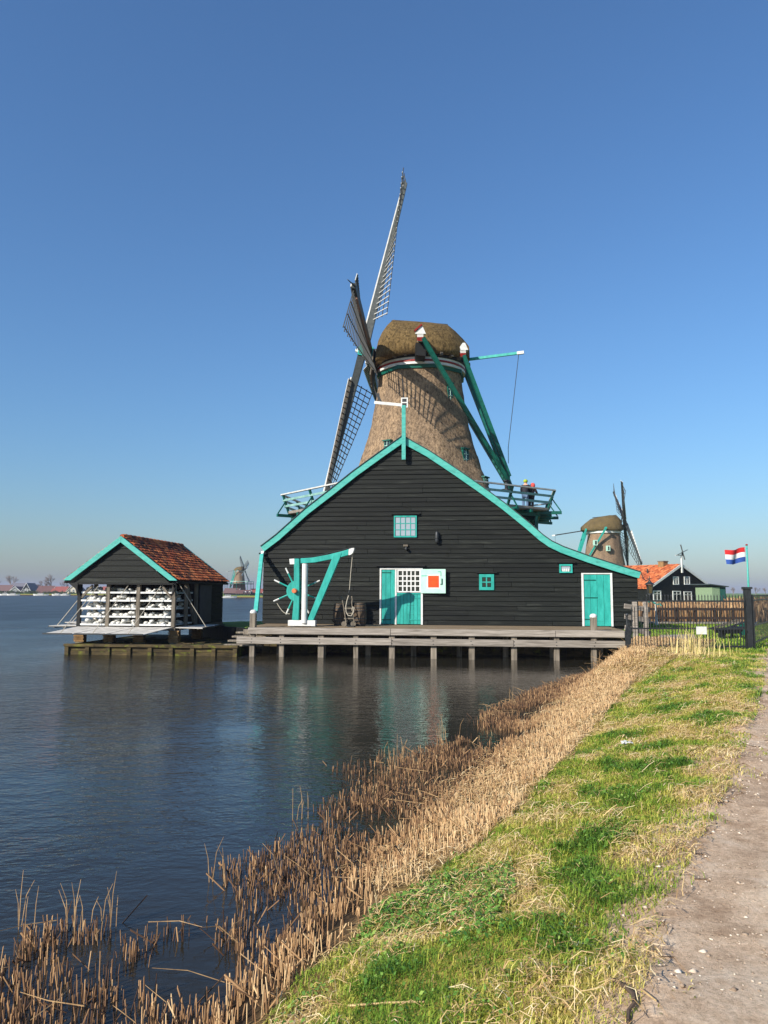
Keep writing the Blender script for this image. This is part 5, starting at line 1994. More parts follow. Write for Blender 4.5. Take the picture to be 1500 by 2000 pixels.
# village across the river
VY = 346
vw = {'dark': cm('v_dark', 52, 58, 56), 'green': cm('v_green', 58, 84, 76), 'cream': cm('v_cream', 226, 214, 188), 'brick': cm('v_brick', 140, 92, 74), 'white': M['white']}
vr = {'brown': cm('v_rbrown', 112, 82, 78), 'grey': cm('v_rgrey', 118, 116, 124), 'red': cm('v_rred', 156, 88, 78), 'dark': cm('v_rdark', 70, 66, 74), 'rust': cm('v_rust', 122, 96, 92)}


def far_house(x0, x1, ytop, yeave, wall, roof, trim, along, label, Y=VY, depth=7):
    a, b_ = atY(x0, 1150, Y), atY(x1, 1150, Y)
    zt, ze = atY((x0 + x1) / 2, ytop, Y).z - .9, atY((x0 + x1) / 2, yeave, Y).z - .9
    w_ = b_.x - a.x
    if along:      # ridge parallel to the shore: roof face towards the camera
        h = house('riverside_house', (b_.x, Y + depth / 2), 90, depth, w_, ze, zt - ze, vw[wall], vr[roof], vw[trim], label, 'houses across the river', overhang=.5)
        nw = max(2, int(w_ / 2.4))
        for k in range(nw):
            x = w_ * (k + .5) / nw
            f = MB().box(-depth / 2 - .1, -depth / 2, x - .55, x + .55, .5, ze - .35).build('window', M['white'], h)
            MB().box(-depth / 2 - .14, -depth / 2 - .11, x - .42, x + .42, .62, ze - .45).build('pane', M['glassdark'], f)
    else:
        wins = [(x * w_, .6, 1.0, 1.2) for x in (-.26, .0, .26)] + [(0, ze + .2, .9, 1.0)]
        h = house('riverside_house', ((a.x + b_.x) / 2, Y), 6, w_, depth + 4, ze, zt - ze, vw[wall], vr[roof], vw[trim], label, 'houses across the river', windows=wins)
    return h


far_house(-12, 19, 1143, 1153, 'dark', 'rust', 'white', True, 'leftmost far house with brown roof at the picture edge')
far_house(19, 40, 1146, 1155, 'green', 'rust', 'white', False, 'small green gabled far house with pale window by the water')
far_house(17, 48, 1139, 1149, 'white', 'grey', 'white', True, 'far house with wide grey roof behind the small gabled one', 362)
far_house(43, 60, 1139, 1154, 'dark', 'grey', 'white', False, 'narrow far house with tall dark pointed gable')
far_house(52, 74, 1142, 1151, 'dark', 'dark', 'white', True, 'far house with grey roof between two dark gables', 356)
far_house(70, 101, 1144.5, 1157, 'dark', 'brown', 'white', True, 'far house with broad brown roof and white gable edges')
far_house(100, 128, 1146, 1155, 'cream', 'red', 'cream', True, 'far house with bright red roof')
far_house(130, 157, 1143, 1156, 'cream', 'dark', 'cream', False, 'far cream gabled house next to the red-roofed one')
far_house(196, 230, 1146, 1156, 'brick', 'red', 'white', True, 'far brick house seen behind the drying shed')
# workshops of the far mill
far_house(437, 465, 1149.5, 1157.5, 'dark', 'rust', 'white', True, 'low brown-roofed workshop left of the distant mill', 276, 6)
far_house(461, 488, 1153, 1158.5, 'green', 'brown', 'white', True, 'low green workshop under the distant mill', 274, 5)
far_house(489, 512, 1150.5, 1157, 'green', 'red', 'white', True, 'red-roofed workshop right of the distant mill', 279, 6)


# moored boats
def boat(px, Y, L_, label):
    c = atY(px, 1163, Y)
    b_ = thing('moored_boat', (c.x, Y, 0), label, 'boat', 0, 'boats moored across the river')
    secs = []
    for k in range(7):
        t = k / 6 * 2 - 1
        wd = .9 * (1 - abs(t) ** 3)
        secs.append((t * L_ / 2, wd, .55 + .25 * t * t))
    vs, fs = [], []
    for x, wd, zz_ in secs:
        vs += [(x, -wd, zz_), (x * .93, -wd * .6, -.15), (x * .93, wd * .6, -.15), (x, wd, zz_)]
    for k in range(6):
        for j in range(3):
            fs.append((k * 4 + j, k * 4 + j + 1, k * 4 + 5 + j, k * 4 + 4 + j))
        fs.append((k * 4 + 3, k * 4, k * 4 + 4, k * 4 + 7))
    MB().add(vs, fs).build('hull', M['white'], b_)
    MB().box(-L_ * .18, L_ * .14, -.5, .5, .5, 1.05).build('cabin', M['white'], b_)
    MB().box(-L_ * .17, L_ * .13, -.52, .52, .72, .95).build('cabin_window', M['glassdark'], b_)


for px, Y, L_, lb in ((10, 339, 5, 'moored boat before the leftmost far house'), (26, 338, 6, 'white boat moored before the small gabled far house'),
                      (80, 338, 7, 'white boat moored before the brown-roofed far house'), (112, 339, 5, 'small boat moored before the red-roofed far house'),
                      (127, 339, 5, 'small white boat moored before the cream far house'), (446, 266, 6, 'low boat moored by the distant mill')):
    boat(px, Y, L_, lb)
for k, (px, c) in enumerate(((476, (60, 60, 70)), (480, (210, 210, 214)), (484, (50, 54, 80)), (488, (230, 226, 220)))):
    p_ = atY(px, 1163, 271)
    pp = person((p_.x, 271, .9), .5 * k, 1.75, cm('far_coat%d' % k, *c), cm('far_leg%d' % k, 50, 50, 60), cm('far_hat%d' % k, 70, 56, 44),
                '%s of four tiny people by the distant mill' % ['leftmost', 'second from left', 'third from left', 'rightmost'][k])
    pp['group'] = 'people by the distant mill'


# bare trees
def bare_tree(c, h, label, seed, mat, group='bare trees on the far bank'):
    r = random.Random(seed)
    t = thing('bare_tree', c, label, 'tree', 0, group)
    tr, cr = MB(), MB()

    def grow(p, d, L_, rad, lev):
        q = p + d * L_
        mid = p.lerp(q, .5) + Vector((r.uniform(-1, 1), r.uniform(-1, 1), 0)) * L_ * .05
        (tr if lev == 0 else cr).tube([p, mid, q], [rad, rad * .85, rad * .65], 5 if lev < 2 else 3, cap=False)
        if lev >= 5:
            return
        for k in range(r.choice((3, 3, 4)) if lev < 4 else 3):
            ax = Vector((r.uniform(-1, 1), r.uniform(-1, 1), r.uniform(-.3, .5)))
            nd = (d + ax * r.uniform(.45, .95) + Vector((0, 0, .12))).normalized()
            grow(p.lerp(q, r.uniform(.55, 1.0)), nd, L_ * r.uniform(.6, .82), rad * .58, lev + 1)
    grow(Vector((0, 0, -.2)), Vector((r.uniform(-.1, .1), 0, 1)).normalized(), h * .3, h * .03, 0)
    tr.build('trunk', mat, t)
    cr.build('crown', mat, t)


bark = cm('bark', 132, 116, 108)
for k, (px, top, Y, lb) in enumerate(((20, 1128, 372, 'large round bare tree behind the leftmost far houses'), (-14, 1132, 376, 'bare tree at the left picture edge'),
                                      (84, 1136, 380, 'smaller bare tree above the brown-roofed far house'), (99, 1126, 372, 'tall bare tree behind the red-roofed far house'),
                                      (124, 1136, 376, 'low spreading bare tree right of the tall one'), (146, 1137, 378, 'bare tree above the cream far house'))):
    b_ = atY(px, 1160, Y)
    zt = atY(px, top, Y).z
    bare_tree((b_.x, Y, .9), (zt - .9) * 1.5, lb, 20 + k, bark)
for k, (px, top, Y) in enumerate(((1432, 1146, 420), (1452, 1148, 440), (1476, 1146, 430), (1496, 1147, 420), (1520, 1146, 425), (1560, 1146, 425))):
    b_ = atY(px, 1160, Y)
    zt = atY(px, top, Y).z
    bare_tree((b_.x, Y, .9), (zt - .9) * 1.4, ['leftmost hazy bare tree on the right horizon', 'second hazy bare tree on the right horizon', 'third hazy bare tree on the right horizon',
              'hazy bare tree at the right picture edge', 'bare tree just outside the right edge', 'bare tree beyond the right edge'][k], 40 + k, bark, 'bare trees on the right horizon')

# shrubs along the far shore, one low green mass
n = 9000
t_ = rng.uniform(0, 1, n)
cl_ = rng.integers(0, 60, n)
cxs, cys = rng.uniform(atY(-40, 1160, 345).x, atY(160, 1160, 345).x, 60), rng.uniform(343, 350, 60)
sz_ = rng.uniform(.5, 1.3, 60)
th_, ph_ = rng.uniform(0, 6.28, n), np.arccos(rng.uniform(0, 1, n))
rad = rng.uniform(.6, 1, n) * sz_[cl_]
x, y, z = cxs[cl_] + rad * 1.3 * np.sin(ph_) * np.cos(th_), cys[cl_] + rad * np.sin(ph_) * np.sin(th_), .8 + rad * 1.2 * np.cos(ph_)
V = np.zeros((n, 3, 3))
for k in range(3):
    V[:, k] = np.stack([x, y, z], 1) + rng.normal(0, .16, (n, 3))
fsh = np_mesh('shore_shrubs', V.reshape(-1, 3), [np.arange(n * 3).reshape(-1, 3)], attr_mat('shrub_leaf', 'tint', [(0, S(46, 60, 40)), (1, S(96, 110, 70))], .8, .2), attrs={'tint': np.repeat(rng.random(n), 3)})
tag(fsh, 'low green shrubs along the far village shore', 'shrubs', kind='stuff')

# ================================================================== FLAG
fp = atY(1462.5, 1160, 50)
flag = thing('flagpole', (fp.x, 50, .9), 'turquoise flagpole flying a red white and blue flag', 'flagpole')
ft = atY(1463, 1066, 50).z - .9
MB().tube([(0, 0, 0), (0, 0, ft)], [.075, .05], 10).build('pole', M['tealtrim'], flag, smooth=True)
MB().lathe((0, 0, ft), [(.001, 0), (.07, .02), (.08, .06), (.05, .11), (.001, .12)], 10, cap=False).build('pole_knob', M['red'], flag)
fl0, fl1 = atY(1457, 1070, 50).z - .9, atY(1457, 1098, 50).z - .9
fw_ = (1457 - 1420) / 1500 * 50
cols = (('red', S(196, 40, 40)), ('white', S(236, 236, 236, .9)), ('blue', S(48, 84, 160)))
for k, (nm, c) in enumerate(cols):
    vs, fs = [], []
    nxs, nz_ = 22, 5
    for side in (0, 1):
        for j in range(nz_ + 1):
            for i in range(nxs + 1):
                t = i / nxs
                z_ = fl0 + (fl1 - fl0) * ((k + j / nz_) / 3)
                vs.append((-.14 - fw_ * t + .03 * math.sin(9 * t + z_ * 2), .16 * math.sin(7.5 * t + z_ * 1.3) * t ** .6 + side * .006, z_ - .16 * t + .05 * math.sin(6 * t + 1)))
    m = nxs + 1
    half = (nz_ + 1) * m
    for side in (0, 1):
        for j in range(nz_):
            for i in range(nxs):
                a = side * half + j * m + i
                fs.append((a, a + 1, a + m + 1, a + m))
    MB().add(vs, fs).build('flag_stripe', basic('flag_' + nm, c, None, .85, (3, 3, 3), bump=.2), flag, smooth=True)
MB().tube([(-.08, 0, fl0 + .05), (-.14, 0, fl0), (-.14, 0, fl1), (-.08, 0, fl1 - .2)], .008, 4).build('halyard', M['rope'], flag)

# ================================================================== FENCES AND YARD
# iron railing across the grass
IY = 21.5
a_, b_ = atZ(1226, 1270, .88), atZ(1457, 1269, .9)
rail = thing('iron_railing', (a_.x, a_.y, .88), 'low black iron railing in front of the lawn', 'railing', math.atan2(b_.y - a_.y, b_.x - a_.x))
RL = math.hypot(b_.x - a_.x, b_.y - a_.y)
rzs = lambda y: CAM_H - (y - 1157.5) / 1500 * IY - .88
zt_, z1_, z2_, z3_ = rzs(1166), rzs(1174), rzs(1228), rzs(1263)
x_ = .22
bar_me = MB().tube([(0, 0, 0), (0, 0, 1)], .013, 5).mesh('bar', M['iron'])
nbar = 37
for k in range(nbar):
    x_ = .14 + (RL - .2) * k / (nbar - 1)
    hgt = zt_ if x_ > .5 else rzs(1190)
    link('bar', bar_me, rail, Matrix.Translation((x_, 0, .02)) @ Matrix.Diagonal((1, 1, hgt - .02, 1)))
    MB().lathe((x_, 0, hgt), [(.009, 0), (.018, .02), (.001, .08)], 5, cap=False).build('spike', M['iron'], rail)
for z_ in (z1_, z2_, z3_):
    MB().beam((.05, 0, z_), (RL, 0, z_), .02, .045).build('rail', M['iron'], rail)
MB().tube([(.0, 0, 0), (.0, 0, rzs(1205))], .03, 8).build('end_post', M['iron'], rail)
MB().lathe((0, 0, rzs(1205)), [(.03, 0), (.05, .04), (.035, .08), (.001, .1)], 8, cap=False).build('post_knob', M['iron'], rail)
MB().prism([(-.06, -.03, rzs(1262)), (.09, -.03, rzs(1262)), (.12, -.03, rzs(1232)), (.05, -.03, rzs(1212)), (-.05, -.03, rzs(1232))], (0, .06, 0)).build('lock_plate', M['iron'], rail)
# white sign on the railing
sg0 = rzs(1231)
MB().box(RL * (1360 - 1226) / 231 - .0, RL * (1360 - 1226) / 231 + .29, -.06, -.03, rzs(1239), rzs(1224)).build('sign_plate', M['white'], rail)
# gate post and taller fence running off to the right
gpz = atZ(1464, 1268, .9)
gate = thing('iron_fence', (gpz.x, gpz.y, .9), 'tall black iron fence with scrolled tops running to the right edge', 'fence')
e_ = Vector((16.5 - gpz.x, 32.0 - gpz.y, 0))
dirf = e_.normalized()
MB().box(-.08, .08, -.08, .08, -.1, rzs(1151)).build('gate_post', M['iron'], gate)
MB().box(-.11, .11, -.11, .11, rzs(1151), rzs(1147)).build('post_cap', M['iron'], gate)
MB().box(.11, .16, -.03, .03, -.1, rzs(1162)).build('gate_post', M['iron'], gate)
flen = e_.length
nb = 38
bar2 = MB().tube([(0, 0, 0), (0, 0, 1)], .011, 5).mesh('bar', M['iron'])
scr = []
for k in range(12):
    a = math.pi * 1.7 * k / 11
    scr.append((.05 * math.cos(a) * (1 - k / 22), 0, .05 * math.sin(a) * (1 - k / 22)))
scm = MB().tube(scr, .010, 4).mesh('scroll', M['iron'])
fa = math.atan2(dirf.y, dirf.x)
for k in range(nb):
    p_ = dirf * (.4 + (flen - .4) * k / (nb - 1))
    link('bar', bar2, gate, Matrix.Translation((p_.x, p_.y, .05)) @ Matrix.Diagonal((1, 1, 1.42, 1)))
    link('scroll', scm, gate, Matrix.Translation((p_.x + .03 * dirf.x, p_.y + .03 * dirf.y, 1.5)) @ Matrix.Rotation(fa, 4, 'Z'))
for z_ in (.12, .62, 1.38):
    MB().beam(dirf * .2 + Vector((0, 0, z_)), dirf * flen + Vector((0, 0, z_)), .02, .04).build('rail', M['iron'], gate)
mb = MB()
mb.tube([dirf * .25 + Vector((0, 0, .35)), dirf * .9 + Vector((0, -.02, .62)), dirf * 2.2 + Vector((0, -.02, .72))], .014, 5)
mb.build('brace', M['iron'], gate)

# grey timber fence by the deck end
p0_, p1_ = atZ(1241, 1240, DECK_Z), atY(1262, 1240, 26.5)
tf = thing('timber_fence', (p0_.x, p0_.y, .9), 'short weathered grey timber fence at the right end of the quay', 'fence')
d = Vector((p1_.x - p0_.x, p1_.y - p0_.y, 0))
for t in (0, 1):
    MB().box(d.x * t - .07, d.x * t + .07, d.y * t - .07, d.y * t + .07, -.9, (CAM_H - (1175 - 1157) / 1500 * (p0_.y + d.y * t)) - .9).build('fence_post', M['weathered'], tf, bevel=.01)
for y0, y1 in ((1183, 1190), (1203, 1211), (1224, 1236)):
    za, zb_ = CAM_H - (y0 - 1157) / 1500 * p0_.y - .9, CAM_H - (y1 - 1157) / 1500 * (p0_.y + d.y) - .9
    dn = d.normalized()
    off = Vector((-.09, -.03, 0))
    MB().beam(-dn * .3 + off + Vector((0, 0, za)), d + dn * .25 + off + Vector((0, 0, zb_)), .05, .16).build('fence_rail', M['weathered'], tf)
for k in range(3):
    MB().beam((d.x * .6 + .2 * k, d.y - .4, -.15 + .1 * k), (d.x * .6 + .9 + .2 * k, d.y - .3, -.05 + .08 * k), .2, .08).build('sill_plank', M['weathered'], tf)

# boardwalk with dark railing in front of the reeds
bwk = thing('boardwalk', (0, 0, 0), 'grey boardwalk with dark brown rails in front of the reed bed', 'boardwalk')
FY = 40
dk = cm('dark_brown_wood', 62, 46, 38)
x0w, x1w = atY(1258, 1200, FY).x, atY(1470, 1200, FY).x
zz0 = CAM_H - (1214 - 1157.5) / 1500 * FY
for k in range(24):
    a = x0w + (x1w - x0w) * k / 24
    MB().box(a + .01, a + (x1w - x0w) / 24 - .01, FY - .5, FY + .7, zz0 - .06, zz0 + random.uniform(-.006, .006)).build('walk_plank', M['weathered'], bwk)
MB().box(x0w, x1w, FY - .5, FY - .42, zz0 - .36, zz0 - .07).build('edge_beam', dk, bwk)
for s0, s1, dy in ((1258, 1321, -.4), (1324, 1470, -.3)):
    xa, xb = atY(s0, 1200, FY + dy).x, atY(s1, 1200, FY + dy).x
    for y in (1189, 1206):
        zr_ = CAM_H - (y - 1157.5) / 1500 * FY
        MB().beam((xa, FY + dy, zr_), (xb, FY + dy, zr_), .05, .13).build('rail', dk, bwk)
    n_ = max(2, int((xb - xa) / .95))
    for k in range(n_ + 1):
        x = xa + (xb - xa) * k / n_
        MB().box(x - .06, x + .06, FY + dy + .03, FY + dy + .15, zz0 - .3, CAM_H - (1186 - 1157.5) / 1500 * FY).build('rail_post', dk, bwk)

# handcart, pale log, box
hc_ = atZ(1426, 1247, .9)
cart = thing('handcart', (hc_.x, hc_.y, .9), 'black slatted handcart standing on the lawn behind the iron railing', 'handcart', math.radians(15))
MB().prism([(-.35, -.25, .18), (.25, -.25, .18), (.42, -.25, .42), (-.42, -.25, .3)], (0, .6, 0)).build('trough', M['black'], cart)
for y in (-.26, .34):
    MB().beam((-.5, y, .34), (.55, y, .62), .03, .05).build('side_rail', M['iron'], cart)
    for x in (-.3, 0, .3):
        MB().beam((x, y, .3), (x + .02, y, .45 + .27 * (x + .3)), .025, .025).build('slat', M['iron'], cart)
for y in (-.1, .08, .2):
    MB().beam((-.48, y, .38), (.5, y, .66), .02, .025).build('slat', M['greyframe'], cart)
wh = MB().lathe((-.3, .0, .14), [(.03, 0), (.14, 0), (.14, .05), (.03, .05)], 14, 'y').build('wheel', M['iron'], cart)
MB().beam((.3, -.2, 0), (.3, -.2, .2), .04, .04).build('leg', M['iron'], cart)
MB().beam((.3, .25, 0), (.3, .25, .2), .04, .04).build('leg', M['iron'], cart)
lg = atZ(1330, 1252, .9)
log = thing('lying_plank', (lg.x, lg.y, .9), 'pale thick plank lying on the lawn in the barn shadow', 'plank')
MB().beam((-.6, 0, .1), (.45, .1, .12), .35, .18).build('timber', M['weathered'], log, bevel=.02)
bx_ = atZ(1452, 1241, .9)
tb = thing('utility_box', (bx_.x, bx_.y, .9), 'small turquoise green box by the iron gate post', 'box')
MB().box(-.12, .12, -.1, .1, 0, .42).build('cabinet', M['greenpaint'], tb, bevel=.01)
MB().box(-.14, .14, -.12, .12, .422, .46).build('lid', M['greenpaint'], tb)
hp = atY(1281, 1185, 38)
pump = thing('hand_pump', (hp.x, 38, .9), 'white post with turquoise arm near the boardwalk', 'hand pump')
MB().lathe((0, 0, 0), [(.09, 0), (.06, .3), (.045, .7), (.04, 1.15), (.001, 1.2)], 10, cap=False).build('post', M['white'], pump)
MB().tube([(0, 0, 1.05), (-.25, 0, 1.2), (-.35, 0, 1.12)], .04, 6).build('arm', M['teal'], pump)
MB().tube([(0, 0, 1.0), (.2, 0, 1.05), (.26, 0, .95)], .03, 6).build('spout', M['teal'], pump)


# ================================================================== VEGETATION
def scatter(poly, dens, dens_fn=None, lim=3000000):
    xs, ys = [p[0] for p in poly], [p[1] for p in poly]
    x0, x1, y0, y1 = min(xs), max(xs), min(ys), max(ys)
    n = min(int((x1 - x0) * (y1 - y0) * dens), lim)
    x, y = rng.uniform(x0, x1, n), rng.uniform(y0, y1, n)
    k = in_poly(x, y, poly)
    x, y = x[k], y[k]
    if dens_fn is not None:
        k = rng.random(len(x)) < dens_fn(x, y)
        x, y = x[k], y[k]
    return x, y


def stems(x, y, z0, h, r, tilt, tint, bend=0.0):
    """three-sided stalks with a cut top"""
    n = len(x)
    a = rng.uniform(0, 2 * np.pi, n)
    tx, ty = np.cos(a) * tilt, np.sin(a) * tilt
    a0 = rng.uniform(0, 2 * np.pi, n)
    V = np.zeros((n, 6, 3))
    for k in range(3):
        ca, sa = np.cos(a0 + k * 2.0944), np.sin(a0 + k * 2.0944)
        V[:, k] = np.stack([x + r * ca, y + r * sa, z0], 1)
        V[:, k + 3] = np.stack([x + tx * h + r * .85 * ca, y + ty * h + r * .85 * sa, z0 + h + r * 1.5 * sa], 1)
    b0 = (np.arange(n) * 6)[:, None]
    q = np.concatenate([b0 + np.array([[0, 1, 4, 3]]), b0 + np.array([[1, 2, 5, 4]]), b0 + np.array([[2, 0, 3, 5]])])
    t = b0 + np.array([[3, 4, 5]])
    return V.reshape(-1, 3), q, t, np.repeat(tint, 6)


def blades(x, y, z0, h, w, lean, tint, face=None):
    """bent tapering leaf blades: 5 points"""
    n = len(x)
    a = rng.uniform(0, 2 * np.pi, n) if face is None else face
    dx, dy = np.cos(a), np.sin(a)
    sx, sy = -dy * w, dx * w
    l1, l2 = lean * .35, lean
    zz1 = h * .55 * np.sqrt(np.clip(1 - (l1) ** 2, .02, 1))
    zz2 = h * np.sqrt(np.clip(1 - l2 ** 2, .01, 1)) * .95
    V = np.zeros((n, 5, 3))
    V[:, 0] = np.stack([x - sx, y - sy, z0], 1)
    V[:, 1] = np.stack([x + sx, y + sy, z0], 1)
    mx, my = x + dx * h * .5 * l1 * 1.4, y + dy * h * .5 * l1 * 1.4
    V[:, 2] = np.stack([mx + sx * .8, my + sy * .8, z0 + zz1], 1)
    V[:, 3] = np.stack([mx - sx * .8, my - sy * .8, z0 + zz1], 1)
    V[:, 4] = np.stack([x + dx * h * l2, y + dy * h * l2, z0 + zz2], 1)
    b0 = (np.arange(n) * 5)[:, None]
    return V.reshape(-1, 3), b0 + np.array([[0, 1, 2, 3]]), b0 + np.array([[3, 2, 4]]), np.repeat(tint, 5)


def straws(x, y, z0, L_, w, pitch, tint):
    """long thin straws lying about"""
    n = len(x)
    a = rng.uniform(0, 2 * np.pi, n)
    dx, dy, dz_ = np.cos(a) * np.cos(pitch) * L_, np.sin(a) * np.cos(pitch) * L_, np.sin(pitch) * L_
    px, py = -np.sin(a) * w, np.cos(a) * w
    V = np.zeros((n, 6, 3))
    sag = rng.uniform(-.1, .15, n) * L_
    for k, t in enumerate((0, .5, 1)):
        cx_, cy_ = x + dx * (t - .5) + px / w * (sag * (t == .5)), y + dy * (t - .5) + py / w * (sag * (t == .5))
        cz_ = z0 + dz_ * t + .02 * (t == .5)
        V[:, 2 * k] = np.stack([cx_ - px, cy_ - py, cz_], 1)
        V[:, 2 * k + 1] = np.stack([cx_ + px, cy_ + py, cz_ + w * .6], 1)
    b0 = (np.arange(n) * 6)[:, None]
    q = np.concatenate([b0 + np.array([[0, 1, 3, 2]]), b0 + np.array([[2, 3, 5, 4]])])
    return V.reshape(-1, 3), q, np.repeat(tint, 6)


REED_OUT = [(1190, 1303), (1120, 1322), (1060, 1343), (1000, 1368), (940, 1392), (926, 1415), (945, 1434), (880, 1448), (800, 1472), (775, 1500), (700, 1535), (612, 1587),
            (640, 1614), (560, 1638), (468, 1678), (405, 1708), (445, 1737), (470, 1782), (445, 1830), (470, 1900), (430, 1960), (380, 2060)]
GREEN = [(1345, 1284), (1290, 1310), (1235, 1355), (1150, 1450), (1060, 1550), (1000, 1625), (920, 1690), (740, 1790), (600, 1880), (500, 1990), (430, 2080)]
w_out, w_green = zl(REED_OUT, 0.0), zl(GREEN, .27)
REEDS = w_out + w_green[::-1]
reed_m = attr_mat('reed_stalk', 'tint', [(0.0, S(58, 42, 34)), (.35, S(118, 88, 62)), (.7, S(178, 140, 98)), (1.0, S(214, 182, 136))], .75, .25)
RX, RY, RT_ = [], [], []
d_out = lambda x, y: seg_dist(x, y, w_out, False)


def reed_density(x, y):
    n1 = fbm(x * 1.1, y * 1.1, 3, 31)
    bay = np.ones(len(x))
    for b_ in BAYS:
        bay = np.where(in_poly(x, y, b_), .08, bay)
    return bay * np.clip(.95 - 1.9 * np.clip(.46 - n1, 0, 1) / .3, .05, 1) * np.clip(.35 + d_out(x, y) * 1.6, .35, 1)


BAYS = [zl(p, 0.0) for p in ([(640, 1614), (690, 1585), (770, 1588), (810, 1618), (700, 1645)], [(480, 1790), (560, 1770), (600, 1800), (520, 1850), (470, 1850)],
                             [(880, 1470), (930, 1440), (1000, 1440), (960, 1470)], [(1000, 1395), (1060, 1372), (1090, 1380), (1030, 1405)])]
x, y = scatter(REEDS, 640, reed_density)
RX.append(x)
RY.append(y)
for poly, dn in (([(20, 1850), (70, 1815), (120, 1812), (125, 1850), (100, 1885), (35, 1885)], 620), ([(123, 1815), (220, 1812), (222, 1846), (130, 1852)], 420),
                 ([(233, 1836), (293, 1836), (290, 1888), (236, 1886)], 380), ([(297, 1822), (378, 1818), (378, 1840), (300, 1842)], 520),
                 ([(-60, 1890), (60, 1905), (228, 1890), (235, 1955), (-60, 1965)], 360), ([(-120, 1950), (240, 1945), (433, 1950), (470, 2080), (-200, 2090)], 560),
                 ([(398, 1800), (500, 1800), (520, 1870), (420, 1870)], 320), ([(640, 1500), (790, 1470), (800, 1500), (690, 1540)], 120)):
    wp = zl(poly, 0.0)
    x, y = scatter(wp, dn * 1.3, lambda x, y: np.clip((fbm(x * 2.2, y * 2.2, 3, 5) - .3) * 3.2, .08, 1))
    RX.append(x)
    RY.append(y)
rx, ry = np.concatenate(RX), np.concatenate(RY)
gz, gdl, _ = ground_h(rx, ry)
h = rng.uniform(.06, .15, len(rx)) * (1 + .25 * (rng.random(len(rx)) < .12)) * (.75 + .6 * fbm(rx * .8, ry * .8, 2, 77))
z0 = np.maximum(gz, -.12)
h = h + np.maximum(0, -z0) * .9
V, q, t, ti = stems(rx, ry, z0 - .02, h, rng.uniform(.0028, .0056, len(rx)) * (1 + ry * .022), rng.uniform(0, .22, len(rx)) + (rng.random(len(rx)) < .1) * rng.uniform(.3, 1.4, len(rx)),
                    np.clip(rng.normal(.5, .24, len(rx)) + np.clip(gdl, -.4, .8) * .5, 0, 1))
reeds = np_mesh('cut_reeds', V, [q, t], reed_m, attrs={'tint': ti})
tag(reeds, 'stubble of cut tan reeds standing along the water edge', 'reeds', kind='stuff')

# broken long reeds and twigs among the stubble
mb = MB()
rr = random.Random(3)
for k in range(260):
    i = rr.randrange(len(rx))
    p = Vector((rx[i], ry[i], max(gz[i], 0) + rr.uniform(.05, .18)))
    a = rr.uniform(0, 6.28)
    L_ = rr.uniform(.2, .6)
    up_ = rr.uniform(-.12, .3) if k % 5 else rr.uniform(.5, 1.0)
    if k % 5 == 0:
        L_ *= .55
    q1 = p + Vector((math.cos(a) * L_ * .55, math.sin(a) * L_ * .55, up_ * L_ * .6))
    q2 = q1 + Vector((math.cos(a + rr.uniform(-.6, .6)) * L_ * .45, math.sin(a + rr.uniform(-.6, .6)) * L_ * .45, up_ * L_ * rr.uniform(-.2, .6)))
    r0 = rr.uniform(.002, .0038) * (1 + ry[i] * .03)
    mb.tube([p, q1, q2], [r0, r0 * .85, r0 * .5], 3, cap=False)
for bx0, by0, cnt in ((60, 1810, 5), (150, 1815, 8), (210, 1812, 6), (420, 1720, 4), (590, 1590, 5), (770, 1480, 9), (880, 1440, 8), (1010, 1370, 5), (1180, 1305, 14)):
    for k in range(cnt):
        p = atZ(bx0 + rr.uniform(-25, 25), by0 + rr.uniform(0, 14), 0)
        L_ = rr.uniform(.2, .45) * (1.8 if bx0 == 1180 else 1)
        a = rr.uniform(0, 6.28)
        ln_ = rr.uniform(.05, .4)
        m_ = p + Vector((math.cos(a) * ln_ * L_ * .4, math.sin(a) * ln_ * L_ * .4, L_ * .6))
        e2 = p + Vector((math.cos(a) * ln_ * L_, math.sin(a) * ln_ * L_, L_ * rr.uniform(.85, 1)))
        r0 = .003 * (1 + p.y * .035)
        mb.tube([p - Vector((0, 0, .1)), m_, e2], [r0, r0 * .8, r0 * .4], 3, cap=False)
bro = mb.build('broken_reeds', basic('broken_reed', S(184, 152, 108), S(116, 90, 62), .8, (9, 9, 9), bump=.1))
tag(bro, 'long broken reed stalks lying across the stubble', 'reeds', kind='stuff')

# grass on the bank
GRASS = w_green + zl([(1230, 2060), (1275, 1850), (1310, 1750), (1395, 1600), (1445, 1490), (1477, 1400), (1496, 1320), (1499, 1275), (1440, 1262), (1340, 1268)], .9)
xs0 = [p[0] for p in GRASS]


def near_w(x, y):
    return np.clip(1.25 - y / 16, .18, 1)


def dry_map(x, y):
    return fbm(x * 2.3 + 5, y * 1.9, 4, 61)


def lush_map(x, y):
    return fbm(x * 2.4, y * 1.9 + 9, 4, 88)


grass_m = attr_mat('grass_blade', 'tint', [(0.0, S(86, 122, 40)), (.3, S(124, 154, 50)), (.55, S(182, 180, 78)), (.78, S(216, 200, 118)), (1.0, S(232, 208, 150))], .7, .25, .25)


def edge_fade(x, y):
    d = seg_dist(x, y, PATH)
    ins = in_poly(x, y, PATH)
    d = np.where(ins, d, -d) + (fbm(x * 1.3, y * 1.3, 4, 21) - .5) * 1.5
    return np.clip(.55 - d * 2.2, 0, 1)


x, y = scatter(GRASS, 5200, lambda x, y: near_w(x, y) * (.35 + .65 * edge_fade(x, y)) * np.clip(1.7 - 1.5 * dry_map(x, y), .3, 1))
